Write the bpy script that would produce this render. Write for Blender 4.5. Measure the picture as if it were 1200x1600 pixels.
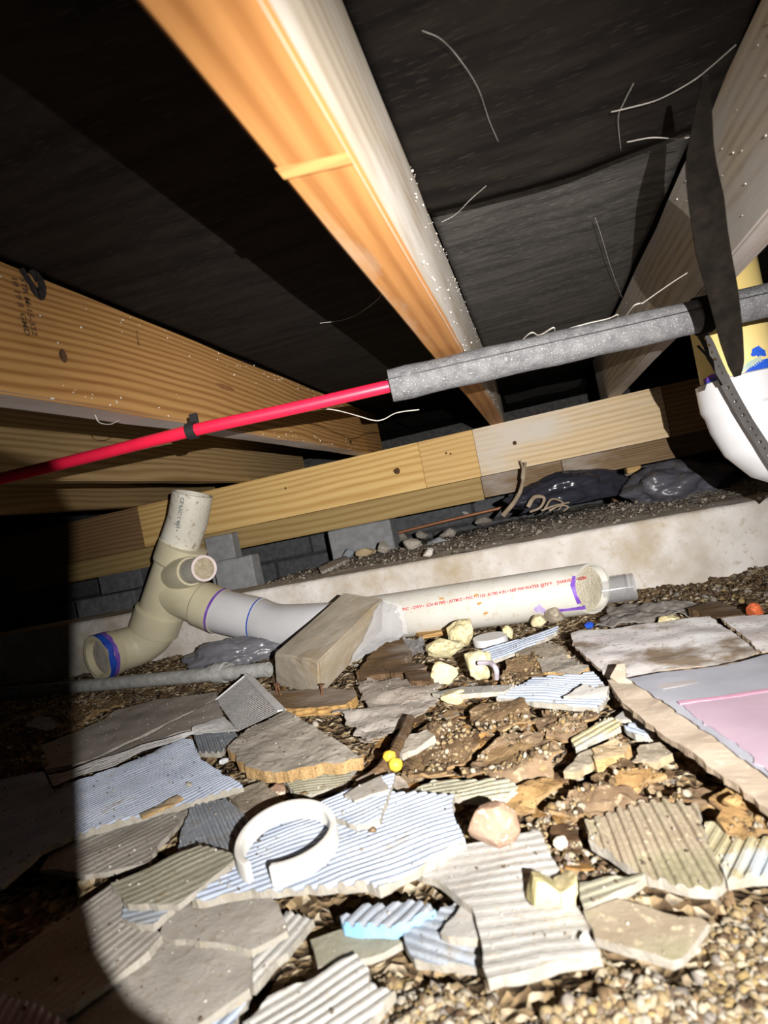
import bpy, bmesh, math, random
import numpy as np
from mathutils import Vector, Matrix, noise as mnoise

for o in list(bpy.data.objects):
    bpy.data.objects.remove(o)
scene = bpy.context.scene
COL = scene.collection

# ------------------------------------------------------------------ camera
FPX, CAMH = 950.0, 0.28                   # focal length in pixels of a 1200x1600 frame, lens height over the ground
YAW, ROLL = math.radians(14.4), math.radians(11.53)
CAM = np.array([0, 0, CAMH])
FWD = np.array([-math.sin(YAW), math.cos(YAW), 0])
R0 = np.array([math.cos(YAW), math.sin(YAW), 0])
Z0 = np.array([0, 0, 1.0])
RGT = math.cos(ROLL)*R0 - math.sin(ROLL)*Z0
UPV = math.sin(ROLL)*R0 + math.cos(ROLL)*Z0
cd = bpy.data.cameras.new('camera')
cam = bpy.data.objects.new('camera', cd); COL.objects.link(cam)
cd.sensor_fit = 'HORIZONTAL'; cd.sensor_width = 36; cd.lens = FPX/1200*36
cd.clip_start = 0.01; cd.clip_end = 50
M = Matrix((Vector(RGT), Vector(UPV), Vector(-FWD))).transposed().to_4x4()
M.translation = Vector(CAM); cam.matrix_world = M
cd.dof.use_dof = True; cd.dof.focus_distance = 1.15; cd.dof.aperture_fstop = 11
scene.camera = cam

# ------------------------------------------------------------------ world, torch, exposure
w = bpy.data.worlds.new('world'); scene.world = w; w.use_nodes = True
w.node_tree.nodes['Background'].inputs[0].default_value = (0.55, 0.6, 0.7, 1)
w.node_tree.nodes['Background'].inputs[1].default_value = 0.012
LP = CAM + RGT*0.08 + UPV*0.035 - FWD*0.136          # hand torch held beside and a little behind the lens
ld = bpy.data.lights.new('torch', 'SPOT')
ld.energy = 42; ld.color = (1.0, 0.96, 0.915); ld.shadow_soft_size = 0.0012
ld.spot_size = math.radians(112); ld.spot_blend = 1.0
lo = bpy.data.objects.new('torch', ld); COL.objects.link(lo)
aim = FWD*1.0 + RGT*0.05 - UPV*0.24
lo.location = LP; lo.rotation_euler = Vector(aim).to_track_quat('-Z', 'Y').to_euler()
# the torch's hot spot inside its wide spill, same bulb
l2 = bpy.data.lights.new('torch_hot_spot', 'SPOT'); l2.energy = 76; l2.color = ld.color; l2.shadow_soft_size = ld.shadow_soft_size
l2.spot_size = math.radians(66); l2.spot_blend = 1.0
lo2 = bpy.data.objects.new('torch_hot_spot', l2); COL.objects.link(lo2); lo2.location = LP; lo2.rotation_euler = Vector(FWD + RGT*.03 + UPV*.02).to_track_quat('-Z', 'Y').to_euler()
scene.view_settings.view_transform = 'Standard'
scene.view_settings.look = 'None'
scene.view_settings.gamma = 1.0
scene.view_settings.use_curve_mapping = False
scene.view_settings.exposure = 0.25

# ------------------------------------------------------------------ pixel -> place
def ray(px, py): return FWD + RGT*(px-600)/FPX - UPV*(py-800)/FPX
def onz(px, py, z):
    d = ray(px, py); return CAM + d*((z-CAMH)/d[2])
def ony(px, py, y):
    d = ray(px, py); return CAM + d*(y/d[1])
def onx(px, py, x):
    d = ray(px, py); return CAM + d*(x/d[0])
def onp(px, py, n, p):
    d = ray(px, py); return CAM + d*(np.dot(n, p-CAM)/np.dot(n, d))

# ------------------------------------------------------------------ numpy value noise
_rs = np.random.RandomState(7)
_tab = _rs.rand(256, 256)
def vnoise(x, y):
    xi = np.floor(x).astype(int); yi = np.floor(y).astype(int)
    fx = x-xi; fy = y-yi; fx = fx*fx*(3-2*fx); fy = fy*fy*(3-2*fy)
    g = lambda a, b: _tab[a & 255, b & 255]
    return (g(xi, yi)*(1-fx)+g(xi+1, yi)*fx)*(1-fy)+(g(xi, yi+1)*(1-fx)+g(xi+1, yi+1)*fx)*fy
def fbm(x, y, o=4):
    s = 0; a = .5
    for k in range(o):
        s = s+a*(vnoise(x*2**k+13.7*k, y*2**k+5.1*k)-.5); a *= .5
    return s*2

# ------------------------------------------------------------------ materials
MATS = {}
def nodes_of(name):
    m = bpy.data.materials.new(name); m.use_nodes = True
    nt = m.node_tree; return m, nt, nt.nodes['Principled BSDF']
def nd(nt, t, **kw):
    n = nt.nodes.new(t)
    for k, v in kw.items():
        if k in n.inputs: n.inputs[k].default_value = v
        else: setattr(n, k, v)
    return n
def c4(c): return (c[0], c[1], c[2], 1)
def ramp(nt, fac, stops):
    r = nt.nodes.new('ShaderNodeValToRGB')
    els = r.color_ramp.elements
    while len(els) < len(stops): els.new(0.5)
    for e, (p, c) in zip(els, stops): e.position = p; e.color = c4(c)
    nt.links.new(fac, r.inputs[0]); return r.outputs[0]
def mixc(nt, fac, a, b, mode='MIX'):
    n = nt.nodes.new('ShaderNodeMix'); n.data_type = 'RGBA'; n.blend_type = mode
    L = nt.links
    if hasattr(fac, 'is_linked'): L.new(fac, n.inputs[0])
    else: n.inputs[0].default_value = fac
    for s, i in ((a, 6), (b, 7)):
        if hasattr(s, 'is_linked'): L.new(s, n.inputs[i])
        else: n.inputs[i].default_value = c4(s)
    return n.outputs[2]
def coords(nt, scale=(1, 1, 1), loc=(0, 0, 0), out='Object'):
    tc = nt.nodes.new('ShaderNodeTexCoord'); mp = nt.nodes.new('ShaderNodeMapping')
    mp.inputs['Scale'].default_value = scale; mp.inputs['Location'].default_value = loc
    nt.links.new(tc.outputs[out], mp.inputs[0]); return mp.outputs[0]
def noise_fac(nt, vec, scale, detail=4, rough=.55, dist=0):
    n = nd(nt, 'ShaderNodeTexNoise', Scale=scale, Detail=detail, Roughness=rough, Distortion=dist)
    nt.links.new(vec, n.inputs['Vector']); return n.outputs[0]
def bump(nt, b, fac, strength, dist):
    n = nd(nt, 'ShaderNodeBump', Strength=strength, Distance=dist)
    nt.links.new(fac, n.inputs['Height']); nt.links.new(n.outputs[0], b.inputs['Normal'])

def grit(name, c1, c2, c3=None, scale=40, bs=.4, bd=.002, rough=.9, stain=None, stain_scale=9, stain_at=(.5, .62), spec=.25, sx=(1, 1, 1)):
    """mineral / paper / dust surface: two tones, optional speckle and an optional stain of its own shape"""
    if name in MATS: return MATS[name]
    m, nt, b = nodes_of(name)
    v = coords(nt, sx)
    f1 = noise_fac(nt, v, scale)
    col = ramp(nt, f1, [(.35, c1), (.65, c2)])
    if c3 is not None:
        f2 = noise_fac(nt, v, scale*7, 2)
        k = ramp(nt, f2, [(.6, (0, 0, 0)), (.68, (1, 1, 1))])
        col = mixc(nt, k, col, c3)
    if stain is not None:
        f3 = noise_fac(nt, v, stain_scale, 6, .65)
        k = ramp(nt, f3, [(stain_at[0], (0, 0, 0)), (stain_at[1], (1, 1, 1))])
        col = mixc(nt, k, col, stain)
    nt.links.new(col, b.inputs['Base Color'])
    b.inputs['Roughness'].default_value = rough
    b.inputs['Specular IOR Level'].default_value = spec
    bump(nt, b, noise_fac(nt, v, scale*4, 5, .7), bs, bd)
    MATS[name] = m; return m
def plain(name, c, rough=.5, metal=0, var=.12, scale=30, spec=.4, bs=.1, bd=.001):
    if name in MATS: return MATS[name]
    m, nt, b = nodes_of(name)
    v = coords(nt)
    f = noise_fac(nt, v, scale, 5)
    c1 = [x*(1-var) for x in c]; c2 = [min(1, x*(1+var)) for x in c]
    nt.links.new(ramp(nt, f, [(.3, c1), (.7, c2)]), b.inputs['Base Color'])
    b.inputs['Roughness'].default_value = rough; b.inputs['Metallic'].default_value = metal
    b.inputs['Specular IOR Level'].default_value = spec
    bump(nt, b, f, bs, bd)
    MATS[name] = m; return m
def wood(name, light, dark, ring=60, off=(0, .11, .05), grey=None, grey_at=(.5, .7), dis=.035, rough=.75, fine=.25, nsc=4.0):
    """sawn softwood, grain along local X"""
    if name in MATS: return MATS[name]
    m, nt, b = nodes_of(name); L = nt.links
    v = coords(nt, (.22, 1, 1), off)
    nz = nd(nt, 'ShaderNodeTexNoise', Scale=nsc, Detail=2.5)
    L.new(v, nz.inputs['Vector'])
    sub = nd(nt, 'ShaderNodeVectorMath', operation='MULTIPLY_ADD')
    L.new(nz.outputs['Color'], sub.inputs[0]); sub.inputs[1].default_value = (0, dis, dis)
    L.new(v, sub.inputs[2])
    wv = nd(nt, 'ShaderNodeTexWave', wave_type='RINGS', rings_direction='X', Scale=ring, Distortion=.6, Detail=1.0)
    L.new(sub.outputs[0], wv.inputs['Vector'])
    col = ramp(nt, wv.outputs['Fac'], [(.15, light), (.62, [a*.55+c*.45 for a, c in zip(light, dark)]), (.95, dark)])
    v2 = coords(nt, (2, 60, 60))
    f2 = noise_fac(nt, v2, 4, 4)
    col = mixc(nt, fine, col, ramp(nt, f2, [(.3, [x*.55 for x in dark]), (.7, light)]))
    if grey is not None:
        v3 = coords(nt, (.6, 2.2, 2.2), (3, 1, 2))
        f3 = noise_fac(nt, v3, 5, 5, .6)
        col = mixc(nt, ramp(nt, f3, [(grey_at[0], (0, 0, 0)), (grey_at[1], (1, 1, 1))]), col, grey)
    L.new(col, b.inputs['Base Color']); b.inputs['Roughness'].default_value = rough
    b.inputs['Specular IOR Level'].default_value = .25
    bump(nt, b, f2, .25, .001)
    MATS[name] = m; return m
def attr_mat(name, rough=.9, bs=.5, scale=180, bd=.002, spec=.2):
    if name in MATS: return MATS[name]
    m, nt, b = nodes_of(name)
    a = nt.nodes.new('ShaderNodeAttribute'); a.attribute_name = 'tone'
    v = coords(nt); f = noise_fac(nt, v, scale, 4)
    col = mixc(nt, .6, a.outputs['Color'], ramp(nt, f, [(.3, (.25, .25, .25)), (.7, (1, 1, 1))]), 'MULTIPLY')
    nt.links.new(col, b.inputs['Base Color']); b.inputs['Roughness'].default_value = rough
    b.inputs['Specular IOR Level'].default_value = spec
    bump(nt, b, f, bs, bd); MATS[name] = m; return m
def film(name, c, rough=.15, alpha=1.0, trans=0.0, bs=.6, scale=25):
    if name in MATS: return MATS[name]
    m, nt, b = nodes_of(name); v = coords(nt)
    f = noise_fac(nt, v, scale, 4, .5, .6)
    nt.links.new(ramp(nt, f, [(.3, [x*.85 for x in c]), (.7, c)]), b.inputs['Base Color'])
    b.inputs['Roughness'].default_value = rough; b.inputs['Alpha'].default_value = alpha
    b.inputs['Transmission Weight'].default_value = trans
    bump(nt, b, f, bs, .004); MATS[name] = m; return m

# softwoods
W_ORANGE = wood('pine_warm', (0.464, 0.216, 0.068), (0.320, 0.132, 0.036), 22, grey=(.48, .38, .28), grey_at=(.56, .74), dis=.05)
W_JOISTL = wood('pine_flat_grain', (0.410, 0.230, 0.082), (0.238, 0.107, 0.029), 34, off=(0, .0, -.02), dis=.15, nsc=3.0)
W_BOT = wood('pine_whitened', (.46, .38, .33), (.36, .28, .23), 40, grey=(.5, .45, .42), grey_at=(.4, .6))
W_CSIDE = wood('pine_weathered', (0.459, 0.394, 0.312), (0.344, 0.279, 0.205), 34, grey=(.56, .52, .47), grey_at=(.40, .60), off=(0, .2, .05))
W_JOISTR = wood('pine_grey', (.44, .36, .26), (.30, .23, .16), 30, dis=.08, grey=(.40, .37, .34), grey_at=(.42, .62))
W_DIM = wood('pine_dull', (.42, .29, .14), (.27, .17, .07), 26, off=(0, .05, .0), dis=.12, nsc=3.0)
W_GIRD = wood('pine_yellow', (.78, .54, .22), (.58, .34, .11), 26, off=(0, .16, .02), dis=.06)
W_GIRD2 = wood('pine_yellow_plain', (.72, .49, .21), (.58, .36, .13), 20, off=(0, .02, .2), dis=.06)
W_GIRDG = wood('pine_greyed', (.72, .56, .35), (.56, .41, .23), 26, dis=.06, grey=(.62, .56, .48), grey_at=(.45, .68))
W_GIRDD = wood('pine_brown_and_shadow', (.30, .18, .085), (.18, .10, .045), 30, dis=.06)
W_BACK = wood('pine_olive', (.46, .33, .14), (.34, .22, .08), 20, dis=.06)  # darker olive pine of the back beam
W_OLD = wood('old_wood', (.30, .20, .11), (.13, .075, .035), 60, grey=(.36, .32, .28), grey_at=(.5, .66), fine=.5)
W_ROT = wood('rotten_wood', (.17, .105, .055), (.07, .04, .02), 50, dis=.08, grey=(.30, .27, .24), grey_at=(.56, .68), fine=.6)
W_SPLIT = wood('split_wood', (.55, .34, .13), (.25, .13, .04), 70, fine=.5)
W_BLOCKER = wood('added_shade_board', (.45, .3, .14), (.3, .18, .07), 40)
KNOT = grit('wood_knot', (.05, .028, .014), (.12, .065, .03), scale=90)
PITCH = grit('resin_stain', (.16, .07, .025), (.22, .1, .035), scale=50, bs=.1)

# ------------------------------------------------------------------ mesh helpers
def mesh_obj(name, verts, faces, mats, parent=None, smooth=False, mi=None):
    me = bpy.data.meshes.new(name)
    me.from_pydata([tuple(v) for v in verts], [], faces)
    for m in (mats if isinstance(mats, (list, tuple)) else [mats]): me.materials.append(m)
    if mi is not None: me.polygons.foreach_set('material_index', mi)
    if smooth: me.polygons.foreach_set('use_smooth', [True]*len(me.polygons))
    me.update()
    o = bpy.data.objects.new(name, me); COL.objects.link(o)
    if parent is not None:
        o.parent = parent
    return o
def bm_obj(name, bm, mats, parent=None, smooth=False):
    me = bpy.data.meshes.new(name); bm.to_mesh(me); bm.free()
    for m in (mats if isinstance(mats, (list, tuple)) else [mats]): me.materials.append(m)
    if smooth: me.polygons.foreach_set('use_smooth', [True]*len(me.polygons))
    o = bpy.data.objects.new(name, me); COL.objects.link(o)
    if parent is not None: o.parent = parent
    return o
def tag(o, label=None, cat=None, group=None, kind=None):
    if label: o['label'] = label
    if cat: o['category'] = cat
    if group: o['group'] = group
    if kind: o['kind'] = kind
    return o
def thing(name, label, cat, loc=(0, 0, 0), group=None, rot=None):
    o = bpy.data.objects.new(name, None); COL.objects.link(o)
    o.location = loc; o.empty_display_size = .02
    if rot is not None: o.rotation_euler = rot
    return tag(o, label, cat, group)
def loc_of(p): return tuple(float(a) for a in p)

def board(name, L, H_, T, mat, parent=None, bevel=.002, cuts=1, warp=0, seed=0):
    """sawn board: length on local X from 0, height on local Z from 0, thickness on local Y centred"""
    bm = bmesh.new()
    bmesh.ops.create_cube(bm, size=1)
    for v in bm.verts: v.co = Vector(((v.co.x+.5)*L, v.co.y*T, (v.co.z+.5)*H_))
    bmesh.ops.bevel(bm, geom=[e for e in bm.edges], offset=bevel, segments=2, affect='EDGES')
    if warp:
        for k in range(1, 24):
            bmesh.ops.bisect_plane(bm, geom=bm.verts[:]+bm.edges[:]+bm.faces[:], plane_co=(L*k/24, 0, 0), plane_no=(1, 0, 0))
        for v in bm.verts:
            n = mnoise.noise_vector(Vector((v.co.x*6+seed*3.1, v.co.y*14, v.co.z*14)))
            v.co += Vector((0, n.y*warp, n.z*warp))
    return bm_obj(name, bm, mat, parent)

def frames(P):
    P = np.array(P, float); n = len(P)
    T = np.zeros_like(P)
    for i in range(n):
        a = P[max(0, i-1)]; c = P[min(n-1, i+1)]
        d = c-a; l = np.linalg.norm(d)
        T[i] = d/l if l > 1e-9 else (T[i-1] if i else np.array([0, 0, 1.]))
    up = np.array([0, 0, 1.]) if abs(T[0][2]) < .9 else np.array([0, 1., 0])
    N = np.zeros_like(P); N[0] = up-T[0]*np.dot(up, T[0]); N[0] /= np.linalg.norm(N[0])
    for i in range(1, n):
        v = N[i-1]-T[i]*np.dot(N[i-1], T[i]); N[i] = v/np.linalg.norm(v)
    return P, T, N, np.cross(T, N)
def spline(pts, n=8):
    P = [np.array(p, float) for p in pts]; P = [2*P[0]-P[1]]+P+[2*P[-1]-P[-2]]
    out = []
    for i in range(1, len(P)-2):
        for k in range(n):
            t = k/n; a, b, c, d = P[i-1], P[i], P[i+1], P[i+2]
            out.append(.5*((2*b)+(-a+c)*t+(2*a-5*b+4*c-d)*t*t+(-a+3*b-3*c+d)*t**3))
    out.append(P[-2]); return out
def tube(name, pts, r, mat, parent=None, seg=24, inner=None, rough=0, seed=0, a0=0, a1=None):
    """swept tube; r a number or one per point; inner = wall inner radius for an open pipe end"""
    P, T, N, B = frames(pts); n = len(P)
    r = np.full(n, r) if np.isscalar(r) else np.array(r, float)
    V = []; Fc = []
    def ringset(rad):
        base = len(V)
        for i in range(n):
            for k in range(seg):
                a = 2*math.pi*k/seg
                rr = rad[i]
                if rough:
                    rr *= 1+rough*mnoise.noise(Vector((P[i][0]*40+seed, P[i][1]*40+k*.7, P[i][2]*40)))
                V.append(P[i]+(N[i]*math.cos(a)+B[i]*math.sin(a))*rr)
        return base
    b0 = ringset(r)
    for i in range(n-1):
        for k in range(seg):
            k2 = (k+1) % seg
            Fc.append((b0+i*seg+k, b0+i*seg+k2, b0+(i+1)*seg+k2, b0+(i+1)*seg+k))
    if inner is None:
        Fc.append(tuple(b0+k for k in range(seg))[::-1]); Fc.append(tuple(b0+(n-1)*seg+k for k in range(seg)))
    else:
        b1 = ringset(np.minimum(r-.001, np.full(n, inner) if np.isscalar(inner) else np.array(inner)))
        for i in range(n-1):
            for k in range(seg):
                k2 = (k+1) % seg
                Fc.append((b1+i*seg+k2, b1+i*seg+k, b1+(i+1)*seg+k, b1+(i+1)*seg+k2))
        for k in range(seg):
            k2 = (k+1) % seg
            Fc.append((b0+k2, b0+k, b1+k, b1+k2))
            e = (n-1)*seg
            Fc.append((b0+e+k, b0+e+k2, b1+e+k2, b1+e+k))
    o = mesh_obj(name, V, Fc, mat, parent, True)
    m = o.data
    try: m.set_sharp_from_angle(angle=math.radians(38))
    except Exception: pass
    return o
def band_on(name, a, b, r, mat, parent=None, seg=32, ang=(0, 360), edge=.0, seed=0, tang=None):
    """thin painted / rubber band wrapped round a straight pipe from a to b"""
    pts = [np.array(a)+(np.array(b)-np.array(a))*t for t in np.linspace(0, 1, 5)]
    P, T, N, B = frames(pts); n = len(P); V = []; Fc = []
    A = np.radians(np.linspace(ang[0], ang[1], seg+1))
    for i in range(n):
        for k, al in enumerate(A):
            e = edge*mnoise.noise(Vector((al*2.2+seed, i*.4+seed, 0))) if i in (0, n-1) else 0
            V.append(P[i]+T[i]*e+(N[i]*math.cos(al)+B[i]*math.sin(al))*r)
    for i in range(n-1):
        for k in range(seg):
            Fc.append((i*(seg+1)+k, i*(seg+1)+k+1, (i+1)*(seg+1)+k+1, (i+1)*(seg+1)+k))
    return mesh_obj(name, V, Fc, mat, parent, True)

def blob(name, c, size, mat, seed=0, amp=.25, freq=1.6, sub=3, facets=0, parent=None, smooth=True, rot=0, fine=.05, flat=None):
    """irregular lump centred at c with the given full sizes"""
    rnd = random.Random(seed)
    bm = bmesh.new(); bmesh.ops.create_icosphere(bm, subdivisions=sub, radius=1)
    planes = []
    for _ in range(facets):
        d = Vector((rnd.uniform(-1, 1), rnd.uniform(-1, 1), rnd.uniform(-.6, 1))).normalized(); planes.append((d, rnd.uniform(.42, .8)))
    off = Vector((seed*7.3, seed*3.7, seed*1.9))
    cr, sr = math.cos(rot), math.sin(rot)
    for v in bm.verts:
        p = v.co.copy()
        p *= 1+amp*mnoise.noise(p*freq+off)+fine*mnoise.noise(p*freq*5+off)
        for d, h in planes:
            k = p.dot(d)
            if k > h: p -= d*(k-h)*.92
        x, y, z = p.x*size[0]/2, p.y*size[1]/2, p.z*size[2]/2
        if flat is not None: z = max(z, -size[2]/2*flat)
        v.co = Vector((x*cr-y*sr, x*sr+y*cr, z))
    o = bm_obj(name, bm, mat, parent, smooth and not facets)
    o.location = loc_of(c); return o

def inpoly(x, y, poly):
    x = np.asarray(x); y = np.asarray(y); r = np.zeros(x.shape, bool)
    n = len(poly)
    for i in range(n):
        x0, y0 = poly[i]; x1, y1 = poly[(i+1) % n]
        if y0 == y1: continue
        c = ((y0 > y) != (y1 > y)) & (x < (x1-x0)*(y-y0)/(y1-y0)+x0)
        r ^= c
    return r
SURF = {}
def slab(name, poly, z, mats, thick=.006, tilt=(0, 0), ridge=None, jag=.0016, warp=.0012, seed=0, parent=None, curl=0, bow=0, crust=0, sidej=.03):
    """a broken flat piece: outline given in photo pixels, laid on the plane z (metres) with an optional tilt.
    ridge = (px0, py0, px1, py1, pitch, height): trowel ridges along that direction"""
    rnd = random.Random(seed*31+len(poly))
    cx = sum(p[0] for p in poly)/len(poly); cy = sum(p[1] for p in poly)/len(poly)
    c = onz(cx, cy, z+thick)
    n = np.array([-tilt[0], -tilt[1], 1.0])
    W = [onp(p[0], p[1], n, c) for p in poly]
    XY = [(p[0], p[1]) for p in W]
    # ragged outline in local xy
    pts = []
    m = len(XY)
    for i in range(m):
        a = np.array(XY[i]); b = np.array(XY[(i+1) % m]); L = np.linalg.norm(b-a)
        k = max(1, int(L/.007)); d = (b-a)/max(L, 1e-9); nn = np.array([-d[1], d[0]])
        for j in range(k):
            q = a+(b-a)*j/k
            if j: q = q+nn*jag*1.6*mnoise.noise(Vector((q[0]*90+seed, q[1]*90, seed*2.3)))+nn*rnd.uniform(-.3, .3)*jag
            pts.append(q-c[:2])
    bm = bmesh.new()
    vs = [bm.verts.new((p[0], p[1], 0)) for p in pts]
    f = bm.faces.new(vs)
    if f.normal.z < 0 or sum(pts[i][0]*pts[(i+1) % len(pts)][1]-pts[(i+1) % len(pts)][0]*pts[i][1] for i in range(len(pts))) < 0:
        f.normal_flip()
    bmesh.ops.triangulate(bm, faces=[f])
    ext = max(np.linalg.norm(p) for p in pts)
    def cut(co, no):
        bmesh.ops.bisect_plane(bm, geom=bm.verts[:]+bm.edges[:]+bm.faces[:], plane_co=(co[0], co[1], 0), plane_no=(no[0], no[1], 0), dist=1e-5)
    prof = None
    if ridge:
        a = onp(ridge[0], ridge[1], n, c)[:2]; b = onp(ridge[2], ridge[3], n, c)[:2]
        d = (b-a)/np.linalg.norm(b-a); nv = np.array([-d[1], d[0]]); pitch, h = ridge[4], ridge[5]
        pr = [float(np.dot(p, nv)) for p in pts]; lo_, hi_ = min(pr), max(pr)
        k = math.floor(lo_/pitch)
        while k*pitch < hi_:
            for ph in (0, .17, .5, .67):
                s = (k+ph)*pitch
                if lo_ < s < hi_: cut(nv*s, nv)
            k += 1
        def prof(x, y):
            t = (x*nv[0]+y*nv[1])/pitch % 1.0
            g = t/.17 if t < .17 else 1 if t < .5 else (.67-t)/.17 if t < .67 else 0
            al = (x*d[0]+y*d[1])
            g *= min(1.15, max(.1, .85+1.1*mnoise.noise(Vector((al*16, (x*nv[0]+y*nv[1])*28, seed)))))+.15*mnoise.noise(Vector((al*140, y*60, seed)))
            return h*g
        g0 = d
    else:
        g0 = np.array([1., 0])
    step = max(.006, ext/22) if crust else max(.012, ext/14)
    for dv in ([g0] if ridge else [np.array([1., 0]), np.array([0, 1.])]):
        k = -int(ext/step)
        while k*step < ext:
            cut(dv*k*step, dv); k += 1
    top = bm.faces[:]
    for fc in top: fc.material_index = 0; fc.smooth = False
    be = [e for e in bm.edges if e.is_boundary]
    ret = bmesh.ops.extrude_edge_only(bm, edges=be)
    nv_ = [g for g in ret['geom'] if isinstance(g, bmesh.types.BMVert)]
    nf_ = [g for g in ret['geom'] if isinstance(g, bmesh.types.BMFace)]
    low = set(nv_)
    def surf(x, y):
        w_ = warp*2*mnoise.noise(Vector((x*22+seed*5, y*22, seed)))
        if curl: w_ += curl*((x*x+y*y)/(ext*ext))
        if bow: w_ += bow*mnoise.noise(Vector((x*14+seed, y*26, seed*1.7)))
        if crust: w_ += crust*(mnoise.noise(Vector((x*55, y*55, seed)))+.7*mnoise.noise(Vector((x*130, y*130, seed))))
        return w_+tilt[0]*x+tilt[1]*y
    SURF[seed] = (c, z, surf, thick)
    for v in bm.verts:
        x, y = v.co.x, v.co.y
        if v in low:
            j = 1+sidej*mnoise.noise(Vector((x*120, y*120, seed)))
            v.co = Vector((x*j, y*j, surf(x, y) if (curl or bow) else tilt[0]*x+tilt[1]*y))
        else:
            v.co = Vector((x, y, surf(x, y)+thick+(prof(x, y) if prof else 0)))
    lowe = [e for e in bm.edges if e.verts[0] in low and e.verts[1] in low]
    fl = bmesh.ops.triangle_fill(bm, use_beauty=True, use_dissolve=False, edges=lowe)
    for fc in nf_: fc.material_index = 1
    bmesh.ops.recalc_face_normals(bm, faces=bm.faces[:])
    for fc in bm.faces:
        if fc not in top and fc.material_index == 0: fc.material_index = 1
    mats = list(mats) if isinstance(mats, (list, tuple)) else [mats, mats]
    o = bm_obj(name, bm, mats, parent)
    o.location = loc_of((c[0], c[1], z))
    return o
def text_mesh(name, body, size, mat, place, parent=None):
    """flat print: lettering turned into a mesh and laid onto a surface by place(x, y) -> point"""
    cu = bpy.data.curves.new(name, 'FONT'); cu.body = body; cu.size = size; cu.resolution_u = 2; cu.offset = size*.022
    t = bpy.data.objects.new(name, cu); COL.objects.link(t)
    dg = bpy.context.evaluated_depsgraph_get()
    me = bpy.data.meshes.new_from_object(t.evaluated_get(dg))
    bpy.data.objects.remove(t)
    for v in me.vertices: v.co = Vector(place(v.co.x, v.co.y))
    me.materials.clear(); me.materials.append(mat)
    o = bpy.data.objects.new(name, me); COL.objects.link(o)
    if parent is not None: o.parent = parent
    return o

ZJ, ZC = .465, .605          # underside of the joists, underside of the floor above
GY = 1.80                    # front face of the girder
LY = 1.448                   # front face of the concrete footing

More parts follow.
